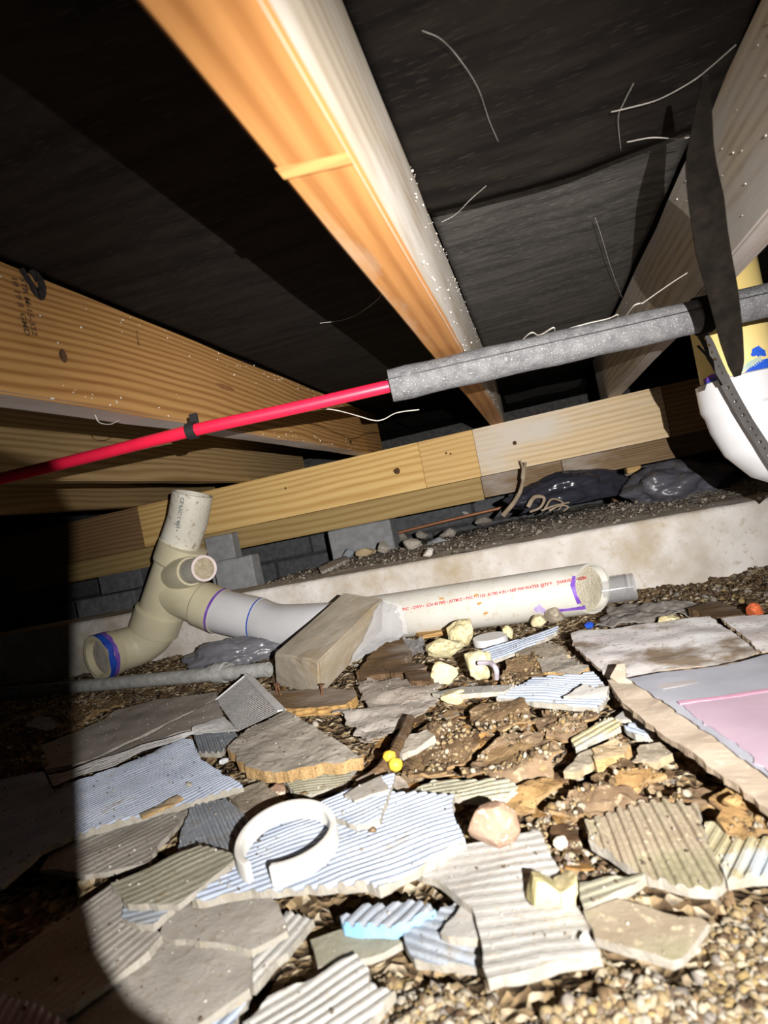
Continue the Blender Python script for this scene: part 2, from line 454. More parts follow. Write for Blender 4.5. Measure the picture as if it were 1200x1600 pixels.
# ------------------------------------------------------------------ the loose flat pieces on the ground (outlines in photo pixels)
def lv(k): return .007+.0058*k
BLUE, BLGR, GREY, LITE, OLIV, TANM, PURP = 'blue', 'bluegrey', 'grey', 'light', 'olive', 'tan', 'purple'
P7 = .0066
PIECES = [
 # name, label, category, outline, z, tone, ridge, thickness, tilt
 ('adhesive_slab', 'large blue ridged adhesive slab left of centre, half of it in shadow', 'slab',
  [(-70,1240),(0,1222),(67,1205),(75,1222),(85,1240),(287,1154),(302,1160),(313,1187),(333,1200),(380,1230),(300,1253),(133,1302),(110,1307),(63,1330),(33,1357),(0,1385),(-70,1410)], lv(3), BLUE, (85,1240,287,1154,.0062,.0016), .006, (0,.02)),
 ('adhesive_slab', 'smooth grey adhesive slab just below the big blue one at left', 'slab',
  [(300,1262),(277,1290),(245,1322),(233,1348),(133,1367),(62,1357),(93,1315),(133,1290),(273,1255)], lv(1), GREY, (133,1360,280,1285,.009,.0004), .006, (0,0)),
 ('adhesive_slab', 'small blue-grey slab with ridges running downhill, left of the white ring', 'slab',
  [(297,1265),(310,1253),(353,1247),(380,1272),(407,1293),(375,1330),(340,1345),(290,1345),(279,1330),(283,1300)], lv(2), BLGR, (325,1255,355,1322,.0068,.0014), .006, (0,.03)),
 ('adhesive_slab', 'greenish grey slab with faint ridges, its corner touching the white ring', 'slab',
  [(173,1382),(278,1333),(313,1322),(370,1335),(370,1342),(300,1395),(277,1413),(263,1412),(200,1413),(192,1407),(185,1392)], lv(5), OLIV, (185,1400,340,1330,.008,.0005), .006, (0,.01)),
 ('adhesive_chip', 'small pale blue-grey chip tucked under the greenish slab at left', 'chip',
  [(200,1405),(265,1405),(272,1418),(240,1447),(217,1445),(190,1433),(192,1422)], lv(4), BLGR, (190,1433,260,1418,.007,.0005), .005, (0,.01)),
 ('adhesive_slab', 'long brownish grey slab pointing to the lower left corner, mostly in shadow', 'slab',
  [(-90,1565),(0,1503),(173,1383),(187,1395),(193,1413),(190,1433),(238,1448),(253,1462),(233,1487),(93,1587),(50,1590),(-90,1610)], lv(3), GREY, (0,1510,173,1390,.008,.0005), .006, (0,0)),
 ('adhesive_slab', 'purplish ridged slab in the dark lower left corner', 'slab',
  [(0,1550),(50,1568),(100,1595),(130,1640),(110,1690),(-90,1690),(-90,1530)], lv(4), PURP, (20,1560,0,1600,.006,.0014), .006, (0,0)),
 ('adhesive_slab', 'smooth taupe slab with a rounded front edge under the white ring slab', 'slab',
  [(277,1405),(300,1395),(410,1385),(425,1400),(447,1440),(448,1453),(393,1483),(367,1477),(300,1468),(272,1467),(250,1455),(262,1430)], lv(2.4), GREY, None, .006, (0,.01)),
 ('adhesive_slab', 'large smooth grey slab at the bottom edge with a curved shadow across it', 'slab',
  [(90,1592),(233,1480),(273,1455),(390,1470),(393,1490),(390,1545),(307,1600),(280,1690),(60,1690)], lv(1.4), GREY, None, .007, (0,0)),
 ('adhesive_slab', 'big pale blue ridged slab carrying the white plastic ring', 'slab',
  [(485,1263),(540,1237),(607,1240),(700,1243),(710,1243),(707,1263),(713,1287),(728,1317),(650,1363),(593,1392),(573,1383),(393,1393),(307,1410),(302,1405),(373,1337),(430,1290)], lv(4), BLUE, (330,1395,700,1262,P7,.0018), .006, (0,0)),
 ('adhesive_slab', 'blue ridged fragment lying on the back corner of the ring slab', 'slab',
  [(485,1263),(597,1213),(617,1210),(610,1233),(593,1283),(557,1290),(513,1275)], lv(5.5), BLUE, (500,1270,610,1225,.0062,.0016), .005, (0,0)),
 ('adhesive_chip', 'thin grey wedge on the blue fragment behind the ring', 'chip',
  [(538,1242),(560,1228),(597,1213),(607,1233),(553,1250)], lv(6.9), GREY, None, .0035, (0,0)),
 ('adhesive_slab', 'large light grey slab under the pink rock with faint level ridges', 'slab',
  [(650,1363),(730,1320),(842,1297),(867,1347),(877,1363),(897,1400),(910,1427),(938,1493),(763,1532),(755,1490),(743,1433),(723,1410),(687,1377)], lv(3), LITE, (660,1380,880,1345,.0092,.0005), .007, (0,0)),
 ('adhesive_slab', 'tan coarse-ridged slab at right with ridges running down to the right', 'slab',
  [(914,1285),(952,1276),(1008,1255),(1037,1252),(1092,1261),(1101,1308),(1133,1378),(1118,1392),(1054,1384),(1013,1372),(952,1334),(920,1317)], lv(1.5), TANM, (1013,1261,1072,1378,.0088,.0026), .007, (0,.04)),
 ('adhesive_slab', 'yellowish ridged slab cut by the right edge below the pink panel', 'slab',
  [(1101,1285),(1142,1280),(1153,1314),(1230,1306),(1230,1362),(1136,1378),(1104,1311)], lv(.6), 'yellowish', (1110,1370,1150,1290,.0075,.0022), .007, (0,.03)),
 ('adhesive_slab', 'flat tan slab with a pale blue broken edge, lower right', 'slab',
  [(911,1422),(967,1404),(1060,1430),(1095,1433),(1107,1442),(1066,1497),(1051,1503),(981,1483),(929,1465)], lv(1), TANM, None, .006, (0,.02)),
 ('adhesive_chip', 'narrow dark ridged strip behind the yellow foam on the light slab', 'chip',
  [(905,1378),(1012,1368),(985,1388),(960,1397),(912,1417)], lv(1.2), OLIV, (905,1400,1000,1375,.007,.0012), .006, (0,.02)),
 ('adhesive_chip', 'ridged chip with a bright sky-blue broken edge, bottom centre', 'chip',
  [(533,1440),(583,1417),(653,1407),(680,1420),(623,1447),(618,1452),(537,1448)], lv(1.5), 'skyedge', (575,1440,600,1415,.0075,.0022), .008, (0,.05)),
 ('adhesive_chip', 'striped blue-grey chip beneath the left edge of the light grey slab', 'chip',
  [(625,1450),(690,1422),(715,1413),(740,1440),(755,1512),(648,1503)], lv(.8), BLGR, (632,1470,740,1505,.0075,.0020), .006, (0,.02)),
 ('adhesive_chip', 'pale triangular chip leaning on the left edge of the light grey slab', 'chip',
  [(688,1457),(720,1417),(743,1433),(750,1468),(700,1463)], lv(2.2), LITE, None, .006, (0,.02)),
 ('adhesive_chip', 'smooth olive chip with a cream front edge, bottom centre', 'chip',
  [(485,1470),(533,1453),(620,1463),(628,1472),(600,1487),(497,1513)], lv(.6), OLIV, None, .006, (0,.03)),
 ('adhesive_slab', 'ridged grey slab touching the bottom edge of the picture at centre', 'slab',
  [(380,1600),(420,1560),(457,1540),(558,1493),(577,1517),(577,1537),(618,1550),(575,1610),(560,1690),(370,1690)], lv(1.8), LITE, (420,1600,575,1500,.0072,.0016), .006, (0,0)),
 ('adhesive_chip', 'narrow pale ridged strip showing right of the taupe slab', 'chip',
  [(448,1425),(490,1438),(470,1463),(397,1543),(385,1540),(390,1487),(430,1457)], lv(.3), LITE, (400,1540,485,1440,.0072,.0016), .006, (0,0)),
 ('adhesive_chip', 'pale blue sliver under the large smooth slab at the bottom edge', 'chip',
  [(310,1597),(393,1535),(385,1567),(367,1600),(340,1690),(270,1690)], lv(.2), BLUE, (320,1620,390,1545,.0072,.0014), .005, (0,0)),
 ('fibre_board', 'thick grey board fragment with crumbling tan edges at left centre', 'board',
  [(355,1170),(387,1137),(445,1108),(487,1143),(533,1163),(568,1184),(430,1207),(383,1200)], lv(2.4), 'fibre', None, .012, (0,.05)),
 ('mortar_slab', 'grey-brown mortar slab right of the small blue-grey slab', 'slab',
  [(355,1240),(410,1222),(447,1253),(443,1265),(405,1290),(380,1275)], lv(.8), 'mortar', None, .009, (0,.02)),
 ('adhesive_chip', 'ridged grey chip just below the thick tan-edged board', 'chip',
  [(440,1215),(540,1200),(556,1198),(540,1225),(467,1247)], lv(.4), OLIV, (450,1225,540,1210,.0055,.0014), .006, (0,.02)),
 ('adhesive_chip', 'small pale ridged chip left of the thick tan-edged board', 'chip',
  [(303,1145),(335,1143),(365,1145),(375,1150),(352,1168),(345,1177),(310,1176)], lv(1.2), BLGR, (310,1148,318,1174,.007,.0018), .007, (0,.02)),
 ('adhesive_chip', 'slim blue ridged chip slanting up towards the long pipe', 'chip',
  [(740,1022),(800,1002),(838,990),(873,980),(870,988),(833,1010),(770,1033)], lv(3), BLUE, (755,1025,850,992,.009,.0013), .006, (.05,.12)),
 ('adhesive_chip', 'long pale lens-shaped chip below the cream foam lumps', 'chip',
  [(675,1082),(723,1072),(803,1070),(787,1080),(733,1085),(690,1086)], lv(3), LITE, None, .007, (0,.02)),
 ('adhesive_slab', 'pale blue ridged slab in the middle beside the white card panel', 'slab',
  [(775,1090),(833,1060),(883,1055),(928,1050),(955,1083),(935,1108),(867,1102)], lv(2.4), BLUE, (790,1090,940,1098,.0072,.0016), .006, (.02,.06)),
 ('adhesive_chip', 'white wedge chip on the pale blue slab by the card panel', 'chip',
  [(880,1087),(913,1068),(922,1071),(930,1075),(952,1074),(948,1083),(915,1085)], lv(4.2), 'white', None, .005, (0,.03)),
 ('adhesive_chip', 'yellow-stained ridged chip beside the cardboard edge at right', 'chip',
  [(894,1154),(946,1122),(967,1125),(970,1137),(932,1154),(900,1176)], lv(1.3), 'yellowish', (895,1165,960,1128,.0075,.0018), .006, (0,.04)),
 ('adhesive_chip', 'tiny blue striped chip under the cardboard edge at right', 'chip',
  [(975,1137),(1002,1125),(1022,1143),(1019,1151),(993,1151)], lv(1), BLUE, (978,1137,1018,1150,.0075,.0016), .006, (0,.04)),
 ('adhesive_chip', 'small white triangular chip against the cardboard edge at right', 'chip',
  [(960,1122),(981,1103),(1002,1120),(985,1124)], lv(1.6), LITE, None, .005, (0,.04)),
 ('adhesive_slab', 'olive ridged slab behind the pink rock', 'slab',
  [(640,1237),(677,1220),(793,1220),(815,1235),(770,1252),(710,1246)], lv(2.4), OLIV, (660,1240,800,1215,.007,.0016), .006, (0,.02)),
 ('adhesive_chip', 'narrow pale sliver lying on the large blue slab at left', 'chip',
  [(218,1272),(240,1262),(278,1243),(285,1246),(270,1256),(222,1277)], lv(4.6), 'fibretop', None, .003, (0,.02)),
 ('cement_board', 'wide smooth grey sheet under the galvanised pipe', 'board',
  [(60,1165),(128,1150),(180,1110),(240,1094),(338,1081),(340,1092),(250,1135),(140,1187),(70,1203)], lv(.8), 'cement', None, .006, (0,.02)),
 ('cement_board', 'narrower grey sheet in front of the dark gap, left of the screen', 'board',
  [(80,1215),(130,1195),(240,1145),(340,1092),(352,1130),(290,1142),(200,1165),(130,1200)], lv(1.8), 'cement', None, .005, (0,.02)),
 ('paper_sheet', 'flat grey-brown paper sheet right of the nailed wood', 'sheet',
  [(562,1062),(575,1055),(605,1058),(677,1066),(690,1075),(650,1092),(580,1105),(564,1088)], lv(2.2), 'felt', None, .002, (0,.03)),
 ('paper_sheet', 'lighter wrinkled paper sheet below the grey-brown one', 'sheet',
  [(518,1108),(573,1103),(640,1092),(695,1080),(680,1100),(640,1125),(600,1155),(570,1150),(545,1130)], lv(1.4), 'felt_light', None, .002, (0,.03)),
 ('rotted_flake', 'brown rotted sheet left of the dark crack in the middle', 'debris',
  [(733,1112),(773,1095),(823,1105),(830,1130),(787,1150),(747,1140)], lv(1.6), 'rot', None, .0025, (0,.05)),
 ('rotted_flake', 'dark brown rotted sheet behind the yellow foam beads', 'debris',
  [(628,1180),(650,1150),(690,1133),(743,1145),(735,1177),(683,1207),(637,1210)], lv(1.2), 'rotdark', None, .003, (0,.06)),
 ('rotted_flake', 'big peeling brown sheet with pale patches above the olive ridged slab', 'debris',
  [(723,1217),(750,1180),(797,1147),(853,1155),(870,1190),(853,1220),(807,1227)], lv(1.8), 'rotpale', None, .0025, (0,.08)),
 ('rotted_flake', 'mottled brown sheet below the pale blue slab in the middle', 'debris',
  [(825,1130),(857,1105),(905,1106),(935,1112),(905,1150),(853,1152)], lv(1.2), 'rotpale', None, .0025, (0,.06)),
 ('rotted_flake', 'curled brown flake near the cardboard edge', 'debris',
  [(922,1210),(970,1185),(1005,1195),(990,1215),(935,1228)], lv(1.6), 'rot', None, .004, (0,.1)),
 ('rotted_flake', 'orange-brown splinter-like flake right of centre', 'debris',
  [(930,1243),(965,1215),(1010,1198),(1042,1215),(1000,1228),(960,1250)], lv(2.2), 'rust', None, .003, (0,.1)),
 ('rotted_flake', 'wide brown flake above the tan coarse-ridged slab', 'debris',
  [(850,1262),(890,1240),(940,1230),(1043,1233),(1025,1252),(900,1276)], lv(2.6), 'rotpale', None, .0025, (0,.05)),
 ('rotted_flake', 'brown flake with a white smear above the yellowish ridged slab', 'debris',
  [(1045,1252),(1065,1228),(1095,1222),(1137,1235),(1130,1258),(1095,1266)], lv(2.2), 'rotpale', None, .0025, (0,.06)),
 ('rotted_flake', 'ochre mossy flake at the right edge under the cardboard', 'debris',
  [(1110,1262),(1140,1245),(1190,1250),(1225,1290),(1160,1305),(1120,1285)], lv(1.8), 'rust', None, .003, (0,.05)),
 ('rotted_flake', 'orange-tinged brown flake just right of the pink rock', 'debris',
  [(783,1262),(820,1235),(850,1222),(880,1232),(835,1262),(800,1270)], lv(1.6), 'rust', None, .003, (0,.06)),
 ('rotted_flake', 'crusty brown flake beneath the slim blue chip near the pipe', 'debris',
  [(780,1055),(790,1030),(835,1022),(870,1040),(850,1060),(800,1068)], lv(1.4), 'rot', None, .008, (0,.08)),
 ('rotted_flake', 'grey-brown wedge between the slim blue chip and the card panel', 'debris',
  [(805,1020),(850,1005),(880,1010),(890,1022),(830,1028)], lv(2.2), 'mortar', None, .006, (0,.08)),
 ('mortar_slab', 'tan crusted lump beside the pale blue slab near the card panel', 'debris',
  [(838,1030),(880,1022),(920,1045),(900,1055),(850,1050)], lv(1.0), 'fibre', None, .012, (0,.05)),
 ('mortar_slab', 'tan blocky fragment left of the cardboard edge at right', 'debris',
  [(925,1170),(962,1152),(985,1165),(975,1180),(930,1190)], lv(1.5), 'fibretop', None, .010, (0,.05)),
 ('mortar_slab', 'grey crust fragment below the yellow-stained ridged chip', 'debris',
  [(880,1205),(905,1178),(925,1172),(930,1188),(905,1205)], lv(1.2), 'mortar', None, .007, (0,.05)),
 ('mortar_slab', 'pale crust fragment left of the big peeling sheet', 'debris',
  [(620,1172),(640,1150),(668,1142),(680,1152),(650,1170),(628,1180)], lv(3.0), 'mortarpale', None, .006, (0,.08)),
 ('mortar_slab', 'olive crust fragment beneath the small white triangular chip', 'debris',
  [(985,1190),(1000,1165),(1035,1160),(1050,1175),(1025,1190)], lv(1.0), 'mortar', None, .008, (0,.05)),
 ('adhesive_chip', 'dim grey chip in the shadow at the far left', 'chip',
  [(38,1135),(55,1122),(75,1120),(95,1130),(70,1140)], lv(2.2), BLGR, None, .005, (0,.04)),
 ('rotted_flake', 'brown paper scrap in the shadow left of the cement sheets', 'debris',
  [(-40,1160),(10,1100),(110,1092),(195,1092),(140,1120),(90,1150),(20,1170)], lv(.6), 'rot', None, .004, (0,.03)),
 ('rotted_flake', 'torn brown scrap at the dark left edge above the blue slab', 'debris',
  [(-60,1215),(-10,1175),(60,1160),(75,1195),(0,1222)], lv(1.2), 'rotdark', None, .003, (0,.03)),
]
PANELS = [
 ('card_panel', 'white card panel with brown smears right of the long pipe', 'panel',
  [(892,990),(905,985),(929,985),(1010,975),(1110,963),(1150,990),(1191,1018),(1133,1037),(1040,1046),(978,1059),(949,1058),(920,1030),(894,1005)], .026, 'cardwhite', None, .004, (0,0)),
 ('card_panel', 'whitish card panel cut by the right edge above the pink one', 'panel',
  [(1126,966),(1160,962),(1290,950),(1400,938),(1420,985),(1300,1000),(1190,1017),(1160,993)], .030, 'cardwhite2', None, .005, (0,0)),
 ('card_panel', 'large pink and blue-grey panel with a tan cardboard border at right', 'panel',
  [(949,1062),(978,1062),(1040,1050),(1135,1040),(1200,1022),(1330,995),(1450,968),(1480,1200),(1480,1420),(1330,1335),(1200,1262),(1142,1218),(1090,1182),(1025,1140),(967,1090)], .036, 'cardtan', None, .006, (0,0)),
]
def footprint(row):
    poly, z, tilt = row[3], row[4], row[8]
    cx = sum(p[0] for p in poly)/len(poly); cy = sum(p[1] for p in poly)/len(poly)
    c = onz(cx, cy, z+row[7]*.8); n = np.array([-tilt[0], -tilt[1], 1.0])
    return [tuple(onp(p[0], p[1], n, c)[:2]) for p in poly], np.array([c[0], c[1], z]), tilt
FOOT = [footprint(r) for r in PIECES+PANELS]

# ------------------------------------------------------------------ setting: ground, floor above, footing, back wall
def grid_obj(name, X, Y, Z, mat):
    ny, nx = X.shape
    me = bpy.data.meshes.new(name)
    co = np.stack([X, Y, Z], -1).reshape(-1, 3)
    i = np.arange(nx*ny).reshape(ny, nx)
    q = np.stack([i[:-1, :-1], i[:-1, 1:], i[1:, 1:], i[1:, :-1]], -1).reshape(-1, 4)
    me.vertices.add(len(co)); me.vertices.foreach_set('co', co.ravel().astype(np.float32))
    me.loops.add(q.size); me.loops.foreach_set('vertex_index', q.ravel().astype(np.int32))
    me.polygons.add(len(q)); me.polygons.foreach_set('loop_start', (np.arange(len(q))*4).astype(np.int32))
    me.polygons.foreach_set('loop_total', np.full(len(q), 4, np.int32))
    me.polygons.foreach_set('use_smooth', np.ones(len(q), bool))
    me.update(calc_edges=True); me.materials.append(mat)
    o = bpy.data.objects.new(name, me); COL.objects.link(o); return o
def dirt_mat(name, c_dark, c_mid, c_lite, c_speck):
    m, nt, b = nodes_of(name); v = coords(nt)
    f = noise_fac(nt, v, 16, 6, .65)
    col = ramp(nt, f, [(.3, c_dark), (.5, c_mid), (.72, c_lite)])
    vo = nd(nt, 'ShaderNodeTexVoronoi', Scale=130.0); nt.links.new(v, vo.inputs['Vector'])
    sep = nt.nodes.new('ShaderNodeSeparateColor'); nt.links.new(vo.outputs['Color'], sep.inputs[0])
    col = mixc(nt, .75, col, ramp(nt, sep.outputs[0], [(.0, [x*.4 for x in c_dark]), (.35, c_mid), (.7, c_lite), (.93, c_speck)]))
    f2 = noise_fac(nt, v, 320, 3)
    col = mixc(nt, .5, col, ramp(nt, f2, [(.3, (.3, .3, .3)), (.65, (1, 1, 1))]), 'MULTIPLY')
    nt.links.new(col, b.inputs['Base Color']); b.inputs['Roughness'].default_value = .95
    b.inputs['Specular IOR Level'].default_value = .15
    bump(nt, b, vo.outputs['Distance'], .9, .006)
    return m
DIRT = dirt_mat('crawl_dirt', (.05, .033, .02), (.17, .11, .06), (.42, .31, .17), (.68, .58, .42))
DIRTG = dirt_mat('grey_dirt', (.20, .17, .14), (.27, .235, .195), (.34, .30, .255), (.50, .46, .40))
def ground_h(x, y):
    h = .016*fbm(x*7+3, y*7, 3)+.012*fbm(x*28, y*28+9, 4)+.005*fbm(x*110, y*110, 2)
    return h-.004
gx = np.arange(-2.0, 1.3, .0055); gy = np.arange(.02, 1.60, .0055)
GX, GY_ = np.meshgrid(gx, gy)
GZ = ground_h(GX, GY_)
for poly, c, t in FOOT:
    pa = np.array(poly); x0, y0 = pa.min(0)-.01; x1, y1 = pa.max(0)+.01
    ia, ib = np.searchsorted(gx, [x0, x1]); ja, jb = np.searchsorted(gy, [y0, y1])
    if ia == ib or ja == jb: continue
    sx, sy = GX[ja:jb, ia:ib], GY_[ja:jb, ia:ib]
    ins = inpoly(sx, sy, poly)
    bot = c[2]+t[0]*(sx-c[0])+t[1]*(sy-c[1])-.0012
    z = GZ[ja:jb, ia:ib]
    z[ins] = np.minimum(z[ins], bot[ins])
    near = ~ins
    z[near] = np.minimum(z[near], bot[near]+.006)
def gz(x, y):
    i = int(np.clip(round((x-gx[0])/.0055), 0, len(gx)-1)); j = int(np.clip(round((y-gy[0])/.0055), 0, len(gy)-1))
    return float(GZ[j, i])
floor = grid_obj('floor', GX, GY_, GZ, DIRT); floor['kind'] = 'structure'
under = mesh_obj('floor', [(-4, -.6, -.03), (3.5, -.6, -.03), (3.5, 4.5, -.03), (-4, 4.5, -.03)], [(0, 1, 2, 3)], DIRT); under['kind'] = 'structure'

# floor above: black underlay on boards
UNDER = grit('black_underlay', (.006, .0045, .0038), (.016, .0125, .010), (.021, .017, .0135), scale=7, bs=.25, rough=.9, sx=(1.2, 7, 1), spec=.12)
UNDER2 = grit('grey_underlay', (.035, .032, .029), (.085, .078, .071), (.15, .14, .13), scale=9, bs=.35, rough=.75, sx=(1.0, 7, 1), spec=.35)
cl = mesh_obj('ceiling', [(-4, -.6, ZC+.02), (3.5, -.6, ZC+.02), (3.5, 4.5, ZC+.02), (-4, 4.5, ZC+.02),
                          (-4, -.6, ZC+.04), (3.5, -.6, ZC+.04), (3.5, 4.5, ZC+.04), (-4, 4.5, ZC+.04)],
              [(0, 1, 2, 3), (7, 6, 5, 4), (0, 4, 5, 1), (1, 5, 6, 2), (2, 6, 7, 3), (3, 7, 4, 0)], UNDER); cl['kind'] = 'structure'
def sheet(name, x0, x1, y0, y1, zf, mat, label, nx=40, ny=60, thick=.002):
    X = np.linspace(x0, x1, nx); Y = np.linspace(y0, y1, ny); V = []; Fc = []
    for y in Y:
        for x in X: V.append((x, y, zf(x, y)))
    k = len(V); V += [(a, b, c+thick) for a, b, c in V]
    for j in range(ny-1):
        for i in range(nx-1):
            a = j*nx+i
            Fc.append((a, a+nx, a+nx+1, a+1)); Fc.append((k+a, k+a+1, k+a+nx+1, k+a+nx))
    for i in range(nx-1):
        for a, s in ((i, 1), ((ny-1)*nx+i, -1)):
            Fc.append((a, a+1, k+a+1, k+a)[::s])
    for j in range(ny-1):
        for a, s in ((j*nx, -1), (j*nx+nx-1, 1)):
            Fc.append((a, a+nx, k+a+nx, k+a)[::s])
    return tag(mesh_obj(name, V, Fc, mat, None, True), label, 'underlay')
def crink(x, y, a, s): return a*mnoise.noise(Vector((x*9+s, y*5, s)))+a*.5*mnoise.noise(Vector((x*24, y*13+s, s)))
sheet('underlay_sheet', -.4705, -.0975, -.3, 2.6, lambda x, y: ZC+.004+crink(x, y, .004, 3), UNDER, 'black underlay between the centre and left joists')
yA = .69
def zA(x, y):   # near sheet of the right bay, its far end sagging
    t = max(0, (y-.42)/.27); return ZC+.004-.020*t*t*(.55+.45*math.sin((x+.06)*11))+crink(x, y, .002, 6)
sheet('underlay_sheet', -.0585, .2325, -.3, yA, zA, UNDER, 'dark brown underlay ending in a drooping edge between centre and right joists')
sheet('underlay_sheet', -.0585, .2325, .60, 2.6, lambda x, y: ZC+.010+crink(x, y, .004, 8), UNDER2, 'dusty grey underlay beyond the drooping edge, above the foam sleeve')
sheet('underlay_sheet', -.86, -.515, -.3, 2.6, lambda x, y: ZC+.008+crink(x, y, .004, 11), UNDER, 'black underlay left of the stamped joist')
sheet('underlay_sheet', .272, 1.3, -.3, 2.6, lambda x, y: ZC+.008+crink(x, y, .004, 12), UNDER, 'black underlay right of the yellow pipe')

# footing with the earth behind it
CONC = grit('footing_concrete', (.50, .45, .39), (.72, .69, .66), (.56, .50, .43), scale=9, bs=.9, bd=.004, stain=(.40, .31, .19), stain_scale=5, stain_at=(.50, .74))
fx = np.linspace(-2.2, 1.4, 420); fz = np.linspace(-.02, .145, 26)
FX, FZ = np.meshgrid(fx, fz)
FY = LY+.007*fbm(FX*14, FZ*14, 4)+.006*np.clip((FZ-.13)/.015, 0, 1)**2
FY = FY+.004*np.exp(-((FX-.165-.1*(FZ-.07))/.004)**2)
nrow = 6
bx_ = np.concatenate([FX, np.repeat(FX[-1:], nrow, 0)]); by_ = np.concatenate([FY, np.linspace(LY+.02, LY+.16, nrow)[:, None]+0*FX[:nrow]])
bz_ = np.concatenate([FZ, np.repeat(FZ[-1:], nrow, 0)+.003*fbm(FX[:nrow]*20, by_[-nrow:]*20, 3)])
ft = grid_obj('trim_1', bx_, by_, bz_, CONC); ft['kind'] = 'structure'; ft['label'] = 'long whitewashed concrete footing with brown stains'
ex = np.linspace(-2.2, 1.5, 340); ey = np.linspace(LY+.03, 3.2, 170)
EX, EY = np.meshgrid(ex, ey)
def earth_h(x, y):
    t = np.clip((y-LY-.03)/.33, 0, 1); t = t*t*(3-2*t)
    rise = .022*np.clip((x+.9)/.7, 0, 1)+.012*np.clip((x-.1)/.5, 0, 1)
    fall = np.clip((y-1.95)/.5, 0, 1)
    return .137+rise*t-.03*fall+.010*fbm(x*9, y*9, 3)+.008*fbm(x*40, y*40, 3)-.13*np.clip((-.86-x)/.25, 0, 1)
ea = grid_obj('floor', EX, EY, earth_h(EX, EY), DIRTG); ea['kind'] = 'structure'; ea['label'] = 'grey earth behind the footing'
# back wall of concrete blocks
BLK = grit('grey_block', (.11, .115, .125), (.18, .185, .20), (.12, .12, .12), scale=60, bs=.7, bd=.003)
MORT = grit('dark_mortar', (.05, .05, .05), (.09, .085, .08), scale=60)
WY = 2.75
wl = mesh_obj('wall_back', [(-3.4, WY+.02, -.05), (2.6, WY+.02, -.05), (2.6, WY+.02, ZC), (-3.4, WY+.02, ZC), (-3.4, WY+.2, -.05), (2.6, WY+.2, -.05), (2.6, WY+.2, ZC), (-3.4, WY+.2, ZC)],
              [(0, 1, 2, 3), (5, 4, 7, 6), (4, 0, 3, 7), (1, 5, 6, 2), (3, 2, 6, 7)], MORT); wl['kind'] = 'structure'
bm = bmesh.new(); bmesh.ops.create_cube(bm, size=1)
for v in bm.verts: v.co = Vector((v.co.x*.388, v.co.y*.05, v.co.z*.188))
bmesh.ops.bevel(bm, geom=bm.edges[:], offset=.005, segments=1, affect='EDGES')
bme = bpy.data.meshes.new('block'); bm.to_mesh(bme); bm.free(); bme.materials.append(BLK)
for r_ in range(3):
    for k in range(15):
        o = bpy.data.objects.new('block', bme); COL.objects.link(o); o.parent = wl
        o.location = (-3.1+k*.4+(.2 if r_ % 2 else 0), WY+.028+random.Random(r_*20+k).uniform(-.006, .006), .05+r_*.2)

# ------------------------------------------------------------------ timber frame
def joist(x_right, y0, y1, mat, label, hgt=ZC-ZJ, th=.040, warp=.0025, seed=0, bottom=None):
    t = thing('floor_joist', label, 'joist', (x_right-th/2, y0, ZJ), 'floor joists')
    b = board('timber', y1-y0, hgt, th, mat, t, .0025, warp=warp, seed=seed)
    b.rotation_euler = (0, 0, math.pi/2)
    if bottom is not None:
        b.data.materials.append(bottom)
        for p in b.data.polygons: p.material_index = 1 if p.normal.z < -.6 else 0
    return t
jL = joist(-.470, -.05, 1.98, W_JOISTL, 'stamped pine joist at left with wavy grain and a dark knot', seed=2, bottom=W_BOT)
jC = joist(-.058, -.15, 1.98, W_CSIDE, 'orange pine joist crossing overhead through the middle of the picture', seed=3, warp=.0009, bottom=W_ORANGE)
jR = joist(.2665, -.05, 1.98, W_JOISTR, 'greyed joist at upper right beside the black strap', seed=4, th=.0345, bottom=W_BOT)
j4 = joist(-.875, .1, 2.3, W_DIM, 'dull joist seen below the stamped one at left, second from it', seed=5)
j5 = joist(-1.285, .1, 2.3, W_DIM, 'dim joist low at the far left behind two others', seed=6)
j6 = joist(.70, .1, 2.3, W_JOISTR, 'joist just showing behind the yellow pipe at the right edge', seed=7)

def on_face(t, name, px, py, x, rx, rz, mat, seed=0, d=.0006):
    """a flat mark on the right face of a joist"""
    p = onx(px, py, x+d); V = [tuple(p-np.array(t.location))]; n = 18
    for k in range(n):
        a = 2*math.pi*k/n; r = 1+.25*mnoise.noise(Vector((math.cos(a)*1.3+seed, math.sin(a)*1.3, seed)))
        V.append((V[0][0], V[0][1]+rx*r*math.cos(a), V[0][2]+rz*r*math.sin(a)))
    return mesh_obj(name, V, [(0, 1+k, 1+(k+1) % n) for k in range(n)], mat, t)
XL = -.470+.0018
on_face(jL, 'knot', 99, 556, XL, .006, .0075, KNOT, 1)
on_face(jL, 'knot', 352, 605, XL, .030, .0045, PITCH, 2)
on_face(jL, 'knot', 548, 690, XL, .012, .005, KNOT, 3)
INK = grit('stamp_ink', (.06, .035, .02), (.12, .07, .035), scale=300, bs=0)
BLACKINK = grit('black_marker', (.012, .010, .012), (.03, .025, .024), scale=120, bs=0)
def stamp(body, p0, p1, size, mat, nm='grade_stamp'):
    a = onx(p0[0], p0[1], XL+.0008); b = onx(p1[0], p1[1], XL+.0008); d = (b-a)/np.linalg.norm(b-a)
    up = np.array([0, d[2], -d[1]])*-1
    up = np.array([0, -d[2], d[1]])
    o_ = np.array(jL.location)
    return text_mesh(nm, body, size, mat, lambda x, y: a+d*x+up*y-o_, jL)
stamp('10 19 II  GMD', (17, 430), (38, 518), .0105, INK)
stamp('STR M-15-332', (31, 432), (50, 520), .0105, INK)
stamp('N 2-1/45', (212, 515), (218, 560), .006, INK)
